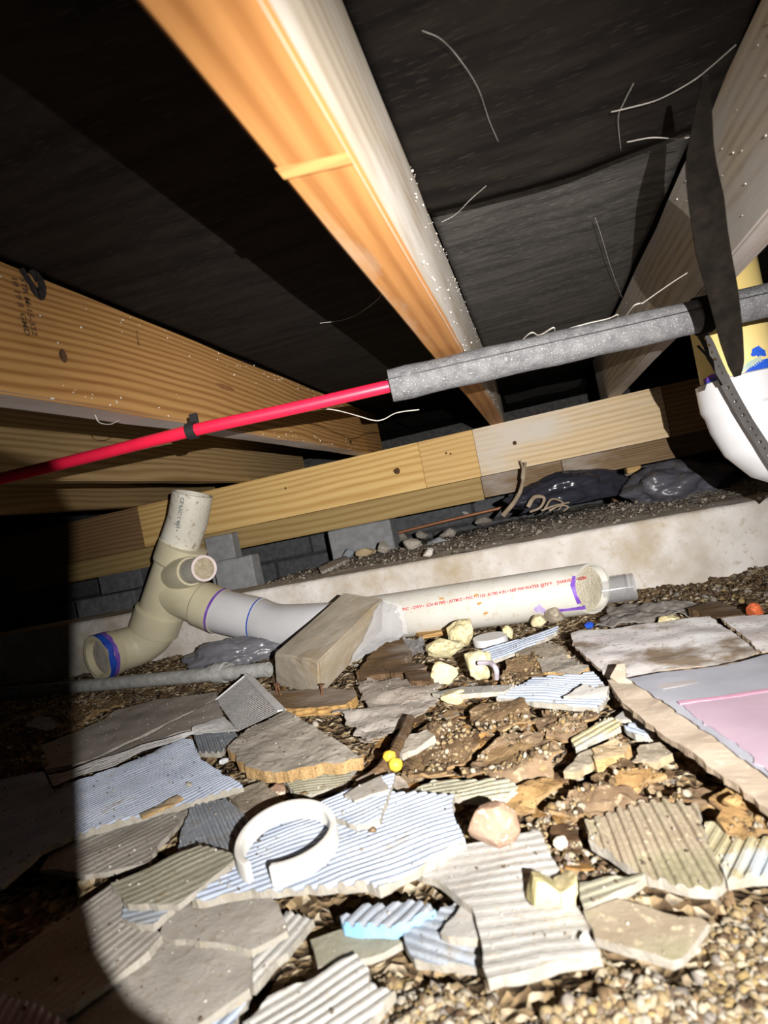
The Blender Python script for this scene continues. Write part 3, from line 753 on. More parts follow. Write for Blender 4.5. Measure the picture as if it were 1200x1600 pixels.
# painted black loop on the top edge of the stamped joist
cp = [onx(px, py, XL+.001) for px, py in [(33, 420), (44, 436), (56, 455), (63, 460), (66, 450), (63, 438), (56, 430), (50, 432)]]
cp = spline(cp, 6); V = []; Fc = []
for i, p in enumerate(cp):
    wdt = .0045*(1 if i < 10 else 1.3)
    q = cp[min(i+1, len(cp)-1)]-cp[max(i-1, 0)]; q = q/np.linalg.norm(q); s = np.array([0, -q[2], q[1]])
    V += [tuple(p+s*wdt-np.array(jL.location)), tuple(p-s*wdt-np.array(jL.location))]
for i in range(len(cp)-1): Fc.append((2*i, 2*i+1, 2*i+3, 2*i+2))
mesh_obj('paint_mark', V, Fc, BLACKINK, jL)
# pale saw band across the underside of the centre joist
SAW = wood('pine_fresh', (.64, .34, .12), (.50, .23, .075), 22)
yb = onz(505, 243, ZJ)[1]
mesh_obj('saw_mark', [(-.0185, yb-.006, -.0011), (.0185, yb+.003, -.0011), (.0185, yb+.014, -.0011), (-.0185, yb+.006, -.0011)], [(3, 2, 1, 0)], SAW, jC).location = (0, .15, 0)
# pale specks (insect and plaster grains) clinging to the joist edges
ICO = None
def ico_arrays(sub=1):
    bm = bmesh.new(); bmesh.ops.create_icosphere(bm, subdivisions=sub, radius=1)
    v = np.array([list(a.co) for a in bm.verts]); bm.verts.index_update()
    f = np.array([[a.index for a in fc.verts] for fc in bm.faces]); bm.free(); return v, f
def scatter(name, P, S, C_, mat, seed=0, sub=1, stretch=.5, parent=None, jit=.25):
    """many small grains as one mesh: positions P, sizes S, tones C_"""
    rs = np.random.RandomState(seed); v, f = ico_arrays(sub); n = len(P); k = len(v)
    A = rs.randn(n, 3, 3); Q, _ = np.linalg.qr(A)
    sc = 1+stretch*(rs.rand(n, 1, 3)-.5)*1.6
    W = v[None]*sc*(1+jit*(rs.rand(n, k, 1)-.5)*2.6)
    W = np.einsum('nij,nkj->nki', Q, W)*np.asarray(S)[:, None, None]+np.asarray(P)[:, None, :]
    F_ = (f[None]+(np.arange(n)*k)[:, None, None]).reshape(-1, 3)
    me = bpy.data.meshes.new(name)
    me.vertices.add(n*k); me.vertices.foreach_set('co', W.reshape(-1).astype(np.float32))
    me.loops.add(F_.size); me.loops.foreach_set('vertex_index', F_.reshape(-1).astype(np.int32))
    me.polygons.add(len(F_)); me.polygons.foreach_set('loop_start', (np.arange(len(F_))*3).astype(np.int32))
    me.polygons.foreach_set('loop_total', np.full(len(F_), 3, np.int32))
    me.update(calc_edges=True); me.materials.append(mat)
    at = me.attributes.new('tone', 'FLOAT_COLOR', 'POINT')
    cc = np.concatenate([np.repeat(np.asarray(C_), k, 0), np.ones((n*k, 1))], 1)
    at.data.foreach_set('color', cc.reshape(-1).astype(np.float32))
    o = bpy.data.objects.new(name, me); COL.objects.link(o)
    if parent is not None: o.parent = parent
    return o
ATT = attr_mat('grain_tone')
rs = np.random.RandomState(3)
def specks(t, pts, smin=.0005, smax=.0016, seed=0):
    P = np.array(pts)-np.array(t.location); r = np.random.RandomState(seed)
    o = scatter('specks', P, r.uniform(smin, smax, len(P)), np.tile([.75, .7, .62], (len(P), 1)), ATT, seed, parent=t)
    o['kind'] = 'stuff'; return o
pts = []
for k in range(130):
    y = rs.uniform(.45, 1.8)
    pts.append((XL, y, ZJ+rs.choice([rs.uniform(.001, .02), rs.uniform(.118, .138), rs.uniform(.0, .138)], p=[.35, .4, .25])))
specks(jL, pts, .0005, .0014, 1)
pts = []
for k in range(160):
    y = rs.uniform(.5, 1.6); pts.append((-.0562, y, ZJ+rs.choice([rs.uniform(0, .03), rs.uniform(.1, .138), rs.uniform(0, .138)])))
specks(jC, pts, .0004, .0012, 2)
pts = [(.2302, rs.uniform(.35, 1.3), ZJ+rs.uniform(0, .135)) for k in range(70)]
specks(jR, pts, .0004, .0012, 3)

# built-up girder across the back: boards butted end to end
gird = thing('girder', 'horizontal pine girder of butted boards under the joists at the back', 'beam', (0, GY, ZJ))
GH = .140
def gx_at(px, py): return ony(px, py, GY)[0]
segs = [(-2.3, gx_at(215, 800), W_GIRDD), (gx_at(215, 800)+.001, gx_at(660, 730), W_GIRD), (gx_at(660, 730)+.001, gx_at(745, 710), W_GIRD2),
        (gx_at(745, 710)+.001, gx_at(1040, 640), W_GIRDG), (gx_at(1040, 640)+.001, 1.3, W_GIRDD)]  # last piece: the yellow pipe's cast shadow put into a browner wood colour
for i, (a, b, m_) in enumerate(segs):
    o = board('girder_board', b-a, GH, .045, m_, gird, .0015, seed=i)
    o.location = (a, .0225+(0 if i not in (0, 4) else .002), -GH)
def on_girder(px, py, rx, rz, mat, seed):
    p = ony(px, py, GY-.0006)-np.array(gird.location); n = 18; V = [tuple(p)]
    for k in range(n):
        a = 2*math.pi*k/n; r = 1+.25*mnoise.noise(Vector((math.cos(a)*1.3+seed, math.sin(a)*1.3, seed)))
        V.append((p[0]+rx*r*math.cos(a), p[1], p[2]+rz*r*math.sin(a)))
    mesh_obj('knot', V, [(0, 1+(k+1) % n, 1+k) for k in range(n)], mat, gird)
on_girder(620, 736, .011, .009, KNOT, 4); on_girder(697, 708, .003, .003, KNOT, 5); on_girder(704, 709, .003, .003, KNOT, 6)
on_girder(804, 692, .006, .006, KNOT, 7); on_girder(446, 763, .003, .004, KNOT, 8)
# lower beam right behind it
b2 = thing('back_beam', 'dull second beam showing below and behind the girder', 'beam', (0, GY+.12, .27))
zb = ony(600, 812, GY+.12)[2]
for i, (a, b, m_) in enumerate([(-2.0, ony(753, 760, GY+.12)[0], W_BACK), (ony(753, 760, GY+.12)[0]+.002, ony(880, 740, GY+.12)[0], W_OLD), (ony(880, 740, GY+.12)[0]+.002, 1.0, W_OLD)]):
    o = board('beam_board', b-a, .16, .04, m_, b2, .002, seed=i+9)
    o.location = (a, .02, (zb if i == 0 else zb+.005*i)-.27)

# ------------------------------------------------------------------ plumbing overhead
PEX = plain('red_pex', (.62, .012, .045), .38, var=.06, spec=.5)
FOAM = grit('foam_grey', (.105, .105, .11), (.17, .17, .175), (.33, .33, .335), scale=75, bs=1.0, bd=.0025, rough=.55, spec=.45)
STRAP = grit('black_webbing', (.006, .005, .004), (.012, .0095, .0075), scale=60, bs=.2, rough=.95, spec=.04)
BLACKPL = plain('black_plastic', (.014, .014, .015), .5)
pipe_pts = [onz(-260, 808, .432), onz(0, 748, .434), onz(150, 711, .434), onz(300, 673, .435), onz(450, 640, .435), onz(610, 603, .436), onz(800, 560, .437), onz(1000, 515, .438), onz(1195, 470, .44), onz(1420, 418, .44)]
pipe_pts.append(pipe_pts[-1]+(pipe_pts[-1]-pipe_pts[-3])*1.6)
px_t = thing('pex_pipe', 'red plastic water pipe running from the left edge into the foam sleeve', 'pipe', loc_of(pipe_pts[1]))
def loc_pts(P, t): return [np.array(p)-np.array(t.location) for p in P]
sp = spline(pipe_pts, 6)
tube('pipe_run', loc_pts(sp, px_t), .0082, PEX, px_t, 16)
fo = thing('foam_sleeve', 'grey foam insulation sleeve around the red pipe at right', 'pipe insulation', loc_of(pipe_pts[6]))
i0 = 5*6
fr = [.0205+.0006*math.sin(k*1.7) for k in range(len(sp)-i0)]
fb = tube('sleeve', loc_pts(sp[i0:], fo), [.0205, .0215]+fr[2:], FOAM, fo, 28, inner=.0092, rough=.03)
# slit along the sleeve
sl = []
for p in sp[i0:]: sl.append(p+np.array([0, -.0206, .0045]))
tube('slit', loc_pts(sl, fo), .0007, BLACKPL, fo, 6)
clip_c = sp[3*6]
ct = thing('pipe_clip', 'small black clip holding the red pipe below the stamped joist', 'clip', loc_of(clip_c))
tube('clip_ring', [(-.006, 0, 0), (.006, .001, 0)], .0112, BLACKPL, ct, 16, inner=.0085)
o = board('clip_arm', .012, .022, .004, BLACKPL, ct, .0008); o.location = (-.006, .0105, .002)
# hanger strap
def ribbon(name, P, W, mat, parent=None, thick=.0015, side=None):
    """flat strap through points P with widths W; side = width direction"""
    V = []; Fc = []; n = len(P)
    for i in range(n):
        t = np.array(P[min(i+1, n-1)])-np.array(P[max(i-1, 0)]); t /= np.linalg.norm(t)
        s = np.array(side[i] if isinstance(side, list) else side, float); s = s-t*np.dot(s, t); s /= np.linalg.norm(s)
        nn = np.cross(t, s)*thick/2
        for a in (s*W[i]/2+nn, -s*W[i]/2+nn, -s*W[i]/2-nn, s*W[i]/2-nn): V.append(np.array(P[i])+a)
    for i in range(n-1):
        for k in range(4):
            k2 = (k+1) % 4; Fc.append((4*i+k, 4*i+k2, 4*i+4+k2, 4*i+4+k))
    Fc.append((3, 2, 1, 0)); e = 4*(n-1); Fc.append((e, e+1, e+2, e+3))
    return mesh_obj(name, V, Fc, mat, parent)
sk = [(1102, 118, .50, 8), (1098, 180, .54, 26), (1094, 250, .58, 42), (1104, 320, .62, 50), (1114, 390, .65, 49), (1130, 460, .68, 43), (1143, 530, .71, 34), (1150, 568, .72, 24), (1152, 588, .725, 10)]
SP = []; SW = []
for px, py, y, wpx in sk:
    p = ony(px, py, y); SP.append(p); SW.append(wpx*float(np.dot(p-CAM, FWD))/FPX)
SP2 = spline(SP, 4); SW2 = [float(a) for a in np.interp(np.linspace(0, len(SW)-1, len(SP2)), range(len(SW)), SW)]
st = thing('hanger_strap', 'wide black strap hanging from the right joist in front of the foam sleeve', 'strap', loc_of(SP[0]))
ribbon('webbing', loc_pts(SP2, st), SW2, STRAP, st, .0018, RGT)
k1 = min(range(len(sp)), key=lambda k: abs(sp[k][0]-onz(1092, 495, .439)[0]))
dirp = sp[k1+1]-sp[k1-1]; dirp /= np.linalg.norm(dirp)
band_on('loop', sp[k1]-dirp*.008-np.array(st.location), sp[k1]+dirp*.008-np.array(st.location), .0228, STRAP, st, 28)
GALVD = plain('dull_galvanised', (.16, .15, .145), .5, .6, var=.2)
pp = [ony(px, py, y) for px, py, y in [(1085, 505, .965), (1104, 532, .96), (1120, 568, .957), (1138, 605, .955), (1160, 645, .955), (1185, 685, .955), (1215, 730, .96), (1250, 770, .975)]]
pp = spline(pp, 6)
pf = thing('perforated_strap', 'dull perforated metal hanger strap slung across the white elbow', 'strap', loc_of(pp[0]))
def perforated(P, wd, mat, parent, pitch=.011):
    P = np.array(P)-np.array(parent.location); L = np.concatenate([[0], np.cumsum(np.linalg.norm(np.diff(P, axis=0), axis=1))])
    def at(s, v):
        p = np.array([np.interp(s, L, P[:, k]) for k in range(3)]); q = np.array([np.interp(min(s+.004, L[-1]), L, P[:, k]) for k in range(3)])-np.array([np.interp(max(s-.004, 0), L, P[:, k]) for k in range(3)])
        q /= np.linalg.norm(q); s_ = RGT-q*np.dot(RGT, q); s_ /= np.linalg.norm(s_); return p+s_*v
    V = []; Fc = []; n = int(L[-1]/pitch)
    for c in range(n):
        s0 = c*pitch; ctr = s0+pitch/2; b = len(V)
        for k in range(8):
            a = math.radians(45*k); ca, sa = math.cos(a), math.sin(a); m_ = max(abs(ca), abs(sa))
            V.append(at(ctr+ca/m_*pitch/2, sa/m_*wd/2))
            rr = .0026 if c % 2 else .0018
            V.append(at(ctr+ca*rr, sa*rr))
        for k in range(8):
            k2 = (k+1) % 8; Fc.append((b+2*k, b+2*k2, b+2*k2+1, b+2*k+1))
    o = mesh_obj('strap_band', V, Fc, mat, parent)
    md = o.modifiers.new('thick', 'SOLIDIFY'); md.thickness = .001
    return o
perforated(pp, .017, GALVD, pf)
pq = spline([ony(px, py, y) for px, py, y in [(1090, 540, .935), (1108, 560, .93), (1122, 582, .925), (1133, 600, .922)]], 5)
ribbon('strap_tail', loc_pts(pq, pf), [.004]*5+[.007]*(len(pq)-5), GALVD, pf, .001, RGT)

# ------------------------------------------------------------------ drain with white elbow at right
YEL = grit('yellow_pipe', (.72, .55, .20), (.80, .63, .27), scale=8, bs=.05, rough=.4, spec=.45)
WHT = plain('white_pvc', (.64, .64, .66), .28, var=.03, spec=.5, bs=.03)
BLUEP = grit('blue_primer', (.015, .05, .42), (.03, .12, .62), scale=25, bs=.1, rough=.3, spec=.5)
TEALP = grit('teal_smear', (.25, .42, .45), (.5, .52, .35), scale=40, bs=.1, rough=.4)
PURPL = grit('purple_primer', (.16, .06, .42), (.26, .13, .55), scale=60, bs=.1, rough=.4)
DC = np.array([.320, 1.03]); DR = .0525
dt = thing('drain_pipe', 'yellow vertical drain pipe with a white elbow at the right edge', 'drain pipe', (DC[0], DC[1], .37))
tube('riser', [(0, 0, .0), (0, 0, .12), (0, 0, .235)], DR, YEL, dt, 40, inner=DR-.005)
el = [(0, 0, .002), (0, 0, 0), (0, 0, -.04), (0, 0, -.045), (.002, 0, -.06), (.010, 0, -.085), (.028, 0, -.108), (.052, 0, -.122), (.08, 0, -.128), (.12, 0, -.13), (.16, 0, -.13), (.165, 0, -.13), (.3, 0, -.13)]
tube('elbow', el, [.057, .0605, .0605, .0565, .0565, .0565, .0565, .0565, .0565, .0565, .0565, .061, .061], WHT, dt, 40, inner=.05)
def onto_cyl(px, py, A, ax, r):
    """first hit of a pixel's ray on the cylinder through A along ax"""
    d = ray(px, py); A = np.array(A, float); ax = np.array(ax, float)/np.linalg.norm(ax)
    o = CAM-A; dp = d-ax*np.dot(d, ax); op = o-ax*np.dot(o, ax)
    a = dp@dp; b = 2*dp@op; c = op@op-r*r; disc = max(0, b*b-4*a*c)
    return CAM+d*((-b-math.sqrt(disc))/(2*a))
def paint(name, pix, A, ax, r, wid, mat, parent, n=5, rag=.35, seed=0):
    """a ragged brush stroke lying on a pipe; wid in metres at each pixel point"""
    pix = np.array(pix, float); t = np.linspace(0, len(pix)-1, (len(pix)-1)*n+1)
    xs = np.interp(t, range(len(pix)), pix[:, 0]); ys = np.interp(t, range(len(pix)), pix[:, 1]); ws = np.interp(t, range(len(pix)), wid)
    ax = np.array(ax, float)/np.linalg.norm(ax); A = np.array(A, float); V = []; Fc = []; K = 5
    P = [onto_cyl(x, y, A, ax, r) for x, y in zip(xs, ys)]
    for i, p in enumerate(P):
        q = P[min(i+1, len(P)-1)]-P[max(i-1, 0)]; q /= np.linalg.norm(q)+1e-12
        nr = p-A-ax*np.dot(p-A, ax); nr /= np.linalg.norm(nr); s = np.cross(nr, q)
        for k in range(K):
            e = (k/(K-1)-.5)*2; wv = ws[i]*(1+rag*mnoise.noise(Vector((i*.9+seed, e*3, seed*2.1))))
            v = p+s*e*wv/2; rv = v-A-ax*np.dot(v-A, ax); rv /= np.linalg.norm(rv)
            V.append(A+ax*np.dot(v-A, ax)+rv*(r+.0006)-np.array(parent.location))
    for i in range(len(P)-1):
        for k in range(K-1):
            a = i*K+k; Fc.append((a, a+1, a+K+1, a+K))
    return mesh_obj(name, V, Fc, mat, parent, True)
A3 = (DC[0], DC[1], .4); AX = (0, 0, 1)
paint('blue_paint', [(1101, 602), (1115, 598), (1128, 592), (1140, 588)], A3, AX, DR, [.010, .014, .012, .006], BLUEP, dt)
paint('blue_paint', [(1160, 588), (1175, 578), (1192, 570), (1210, 566)], A3, AX, DR, [.003, .010, .016, .016], BLUEP, dt, seed=3)
paint('blue_paint', [(1174, 556), (1179, 551), (1185, 549), (1191, 551), (1196, 556)], A3, AX, DR, [.003, .011, .014, .011, .003], BLUEP, dt, seed=5)
paint('teal_paint', [(1158, 580), (1172, 570), (1190, 560)], A3, AX, DR, [.004, .009, .008], TEALP, dt, seed=6)
paint('teal_paint', [(1156, 425), (1160, 415), (1164, 408)], A3, AX, DR, [.004, .007, .003], TEALP, dt, seed=7)
paint('purple_paint', [(1100, 596), (1112, 589), (1125, 584)], A3, AX, DR, [.006, .007, .004], PURPL, dt, seed=8)

# ------------------------------------------------------------------ drain pipe assembly on the ground
CREAM = grit('cream_pvc', (.58, .53, .36), (.66, .61, .44), scale=10, bs=.08, rough=.42, stain=(.36, .30, .19), stain_scale=26, stain_at=(.66, .76), spec=.4)
DIRTYP = grit('dirty_pvc', (.62, .59, .50), (.76, .73, .64), (.42, .36, .26), scale=14, bs=.12, rough=.45, stain=(.34, .25, .14), stain_scale=22, stain_at=(.62, .72), spec=.4)
PVCW = grit('pale_pvc', (0.583, 0.567, 0.510), (0.664, 0.648, 0.599), (.58, .53, .44), scale=12, bs=.1, rough=.42, stain=(.48, .37, .22), stain_scale=20, stain_at=(.64, .74), spec=.4)
CRUST = grit('dried_crust', (.45, .37, .24), (.66, .58, .43), (.22, .16, .09), scale=70, bs=1, bd=.004)
TY = 1.38
def tp(px, py, y=TY): return ony(px, py, y)
tt = thing('drain_fitting', 'cream drain fitting with side branches leaning on the ground at left', 'pipe fitting', loc_of(tp(240, 1030)))
g = lambda P: loc_pts(P, tt)
def lerp(a, b, t): return np.array(a)+(np.array(b)-np.array(a))*t
topP, hubT, hubB = tp(301, 771), tp(287, 851), tp(240, 985)
tube('pipe_stub', g([topP, lerp(topP, hubT, .5), lerp(topP, hubB, .5)]), .0505, DIRTYP, tt, 40, inner=.0445)
ax_ = (hubB-hubT); ln = np.linalg.norm(ax_); ax_ /= ln
q = lambda s: hubT+ax_*s
tube('body', g([q(0), q(.001), q(.05), q(.056), q(ln-.062), q(ln-.056), q(ln-.002), q(ln)]), [.0600, .0618, .0618, .0560, .0560, .0635, .0635, .0605], CREAM, tt, 48)
eE = tp(151, 1029, 1.272); eD = np.array([-.34, -.93, -.02]); eD /= np.linalg.norm(eD)
el = spline([q(ln-.02), q(ln+.012), lerp(q(ln+.03), eE-eD*.085, .55), eE-eD*.060, eE-eD*.03, eE], 6)
tube('elbow', g(el), [.0535]*(len(el)-10)+[.0575]*10, CREAM, tt, 48, inner=.046)
eo, ei = np.array(el[-1]), np.array(el[-3]); ed = (eo-ei)/np.linalg.norm(eo-ei)
band_on('blue_band', eo-ed*.016-np.array(tt.location), eo-ed*.001-np.array(tt.location), .0588, BLUEP, tt, 40, (150, 400), .006, 2)
band_on('purple_band', eo-ed*.027-np.array(tt.location), eo-ed*.013-np.array(tt.location), .0585, PURPL, tt, 40, (100, 420), .008, 4)
tube('bell_lining', g([eo-ed*.05, eo-ed*.018, eo-ed*.016]), [.0462, .0462, .042], grit('grey_silt', (.34, .31, .28), (.52, .48, .44), (.6, .57, .52), scale=40, bs=.8), tt, 40, rough=.05)
# wye branch towards the long pipe
b0, b1 = tp(262, 922), tp(344, 955, 1.365)
bd_ = (b1-b0); bl = np.linalg.norm(bd_); bd_ /= bl
tube('branch', g([b0, b0+bd_*(bl-.060), b0+bd_*(bl-.055), b1]), [.0535, .0535, .0575, .0575], CREAM, tt, 48)
band_on('purple_band', b1-bd_*.006-np.array(tt.location), b1+bd_*.001-np.array(tt.location), .0582, PURPL, tt, 40)
b2_ = tp(406, 969, 1.35)
tube('white_coupling', g([b1-bd_*.002, lerp(b1, b2_, .5), b2_]), .0545, WHT, tt, 48)
band_on('blue_band', lerp(b2_, b1, .03)-np.array(tt.location), b2_-np.array(tt.location), .0550, BLUEP, tt, 40)
PEa, PLa = onz(926, 919, .0535), onz(560, 970, .0555); pa_ = PLa+(PLa-PEa)/np.linalg.norm(PLa-PEa)*.085
we = spline([lerp(b1, b2_, .9), b2_, tp(438, 979, 1.325), pa_, pa_+(PEa-PLa)*.04], 6)
tube('white_elbow', g(we), [.053]*(len(we)-12)+[float(a) for a in np.linspace(.053, .0495, 12)], WHT, tt, 48)
# small side inlet
s0, s1 = tp(266, 900), tp(319, 888, 1.25)
tube('inlet_hub', g([s0, lerp(s0, s1, .62), lerp(s0, s1, .64)]), [.040, .0365, .0345], CREAM, tt, 36)
tube('inlet_pipe', g([lerp(s0, s1, .5), s1]), .0300, DIRTYP, tt, 36, inner=.0245)
PINKW = plain('pinkish_rim', (.78, .66, .64), .5)
sd = (s1-s0)/np.linalg.norm(s1-s0)
tube('inlet_rim', g([s1-sd*.004, s1+sd*.0004]), .0305, PINKW, tt, 36, inner=.0247)
tube('inlet_plug', g([s1-sd*.03, s1-sd*.006, s1-sd*.005]), [.025, .025, .021], CRUST, tt, 30, rough=.1)
INKB = plain('faded_ink', (.12, .15, .17), .6)
ax2 = (hubT-topP)/np.linalg.norm(hubT-topP)
def put_stub(x, y):
    # lettering running down the stub on its lit side
    base = onto_cyl(288, 778, topP, ax2, .0505); nr = base-topP-ax2*np.dot(base-topP, ax2); nr /= np.linalg.norm(nr)
    tg = np.cross(ax2, nr); a = y/.0505
    return topP+ax2*(np.dot(base-topP, ax2)+x)+(nr*math.cos(a)+tg*math.sin(a))*.0510-np.array(tt.location)
text_mesh('pipe_print', 'CE-PVC-1 4IN \u2022', .013, INKB, put_stub, tt)

# long white drain pipe
LR = .0490
PE, PL = onz(926, 919, .0535), onz(560, 970, .0555)
PE = np.array(PE); PL = np.array(PL)
lp = thing('drain_pipe', 'long white plastic pipe with red print and purple primer at its open end', 'pipe', (PE[0], PE[1], 0))
la = (PE-PL)/np.linalg.norm(PE-PL); PL = PL-la*.085
run = [PL+(PE-PL)*t for t in np.linspace(0, 1, 14)]
o = tube('pipe_run', loc_pts(run, lp), LR, PVCW, lp, 56, inner=.0440)
vv = np.cross(la, [0, 0, 1]); vv /= np.linalg.norm(vv)
if vv[1] < 0: vv = -vv
for v in o.data.vertices:        # the open end is sawn off at a slant
    p = np.array(v.co)+np.array(lp.location)
    if np.dot(p-PE, la) > -.002:
        v.co += Vector(la*(np.dot(p-PE, vv)/LR*.034))
o = tube('inner_crust', loc_pts([PE-la*.06, PE-la*.012, PE-la*.010], lp), [.0438, .0438, .040], grit('pale_crust', (.62, .56, .42), (.76, .71, .58), (.45, .34, .2), scale=50, bs=1, bd=.004), lp, 40, rough=.03)
for v in o.data.vertices:
    p = np.array(v.co)+np.array(lp.location); v.co += Vector(la*(np.dot(p-PE, vv)/LR*.034))
REDI = plain('red_print', (.50, .012, .03), .6, bs=0)
def put_pipe(x, y):
    x *= .90; base = onto_cyl(629, 955, PE, la, LR); up = np.array([0, 0, 1.0])
    nr = base-PE-la*np.dot(base-PE, la); nr /= np.linalg.norm(nr); tg = np.cross(nr, la)
    if tg[2] < 0: tg = -tg
    a = (y+.012*x/.37)/LR
    return PE+la*(np.dot(base-PE, la)+x)+(nr*math.cos(a)+tg*math.sin(a))*(LR+.0005)-np.array(lp.location)
text_mesh('pipe_print', 'PVC  \u2022 DWV \u2022  SCH 40 PIPE \u2022 ASTM D \u2022 PVC \u2022 -1120- B1785 4 IN \u2022 NSF PW WATER @73\u00b0F    [HARVEL] \u2022 USA',   .0088, REDI, put_pipe, lp)
paint('purple_paint', [(897, 900), (895, 915), (899, 930), (905, 943)], PE, la, LR, [.006, .009, .006, .008], PURPL, lp, seed=1)
paint('purple_paint', [(850, 957), (870, 954), (890, 952), (915, 949)], PE, la, LR, [.005, .006, .007, .009], PURPL, lp, seed=2, rag=.6)
paint('purple_paint', [(836, 955), (843, 950), (851, 956)], PE, la, LR, [.008, .016, .010], grit('pale_purple', (.4, .3, .6), (.55, .48, .66), scale=60), lp, seed=3, rag=.7)
RUST = grit('rust_spot', (.45, .22, .05), (.6, .33, .1), scale=60)
for i, (a, b_) in enumerate([(744, 930), (749, 943), (759, 958), (690, 935)]):
    paint('rust_spot', [(a-4, b_+1), (a, b_), (a+4, b_-1)], PE, la, LR, [.002, .005, .002], RUST, lp, seed=20+i, rag=.8)

# galvanised pipe with a coupling
GALV = grit('galvanised_pipe', (.34, .34, .33), (.50, .50, .48), (.24, .22, .19), scale=60, bs=.4, bd=.001, rough=.5, spec=.5)
ga, gb = onz(-60, 1089, .020), onz(420, 1046, .022)
gt = thing('galvanised_pipe', 'thin grey galvanised pipe with a coupling lying across the left ground', 'pipe', loc_of((gb[0], gb[1], 0)))
gp = [ga+(gb-ga)*t for t in np.linspace(0, 1, 12)]
tube('pipe_run', loc_pts(gp, gt), .0145, GALV, gt, 24, inner=.011, rough=.02)
cc = onz(346, 1051, .022); cdir = (gb-ga)/np.linalg.norm(gb-ga)
tube('coupling', loc_pts([cc-cdir*.036, cc-cdir*.03, cc-cdir*.016, cc-cdir*.014, cc+cdir*.012, cc+cdir*.014, cc+cdir*.026, cc+cdir*.028], gt), [.0155, .0175, .0175, .0215, .0215, .018, .018, .0155], GALV, gt, 12)

# copper line far behind
COPP = plain('copper', (.42, .19, .10), .45, .4)
cpp = [ony(520, 862, 2.25), ony(610, 836, 2.25), ony(692, 815, 2.25), ony(790, 792, 2.25)]
tag(tube('copper_pipe', spline(cpp, 4), .006, COPP, None, 10), 'thin copper pipe running behind the rubble under the girder', 'pipe')

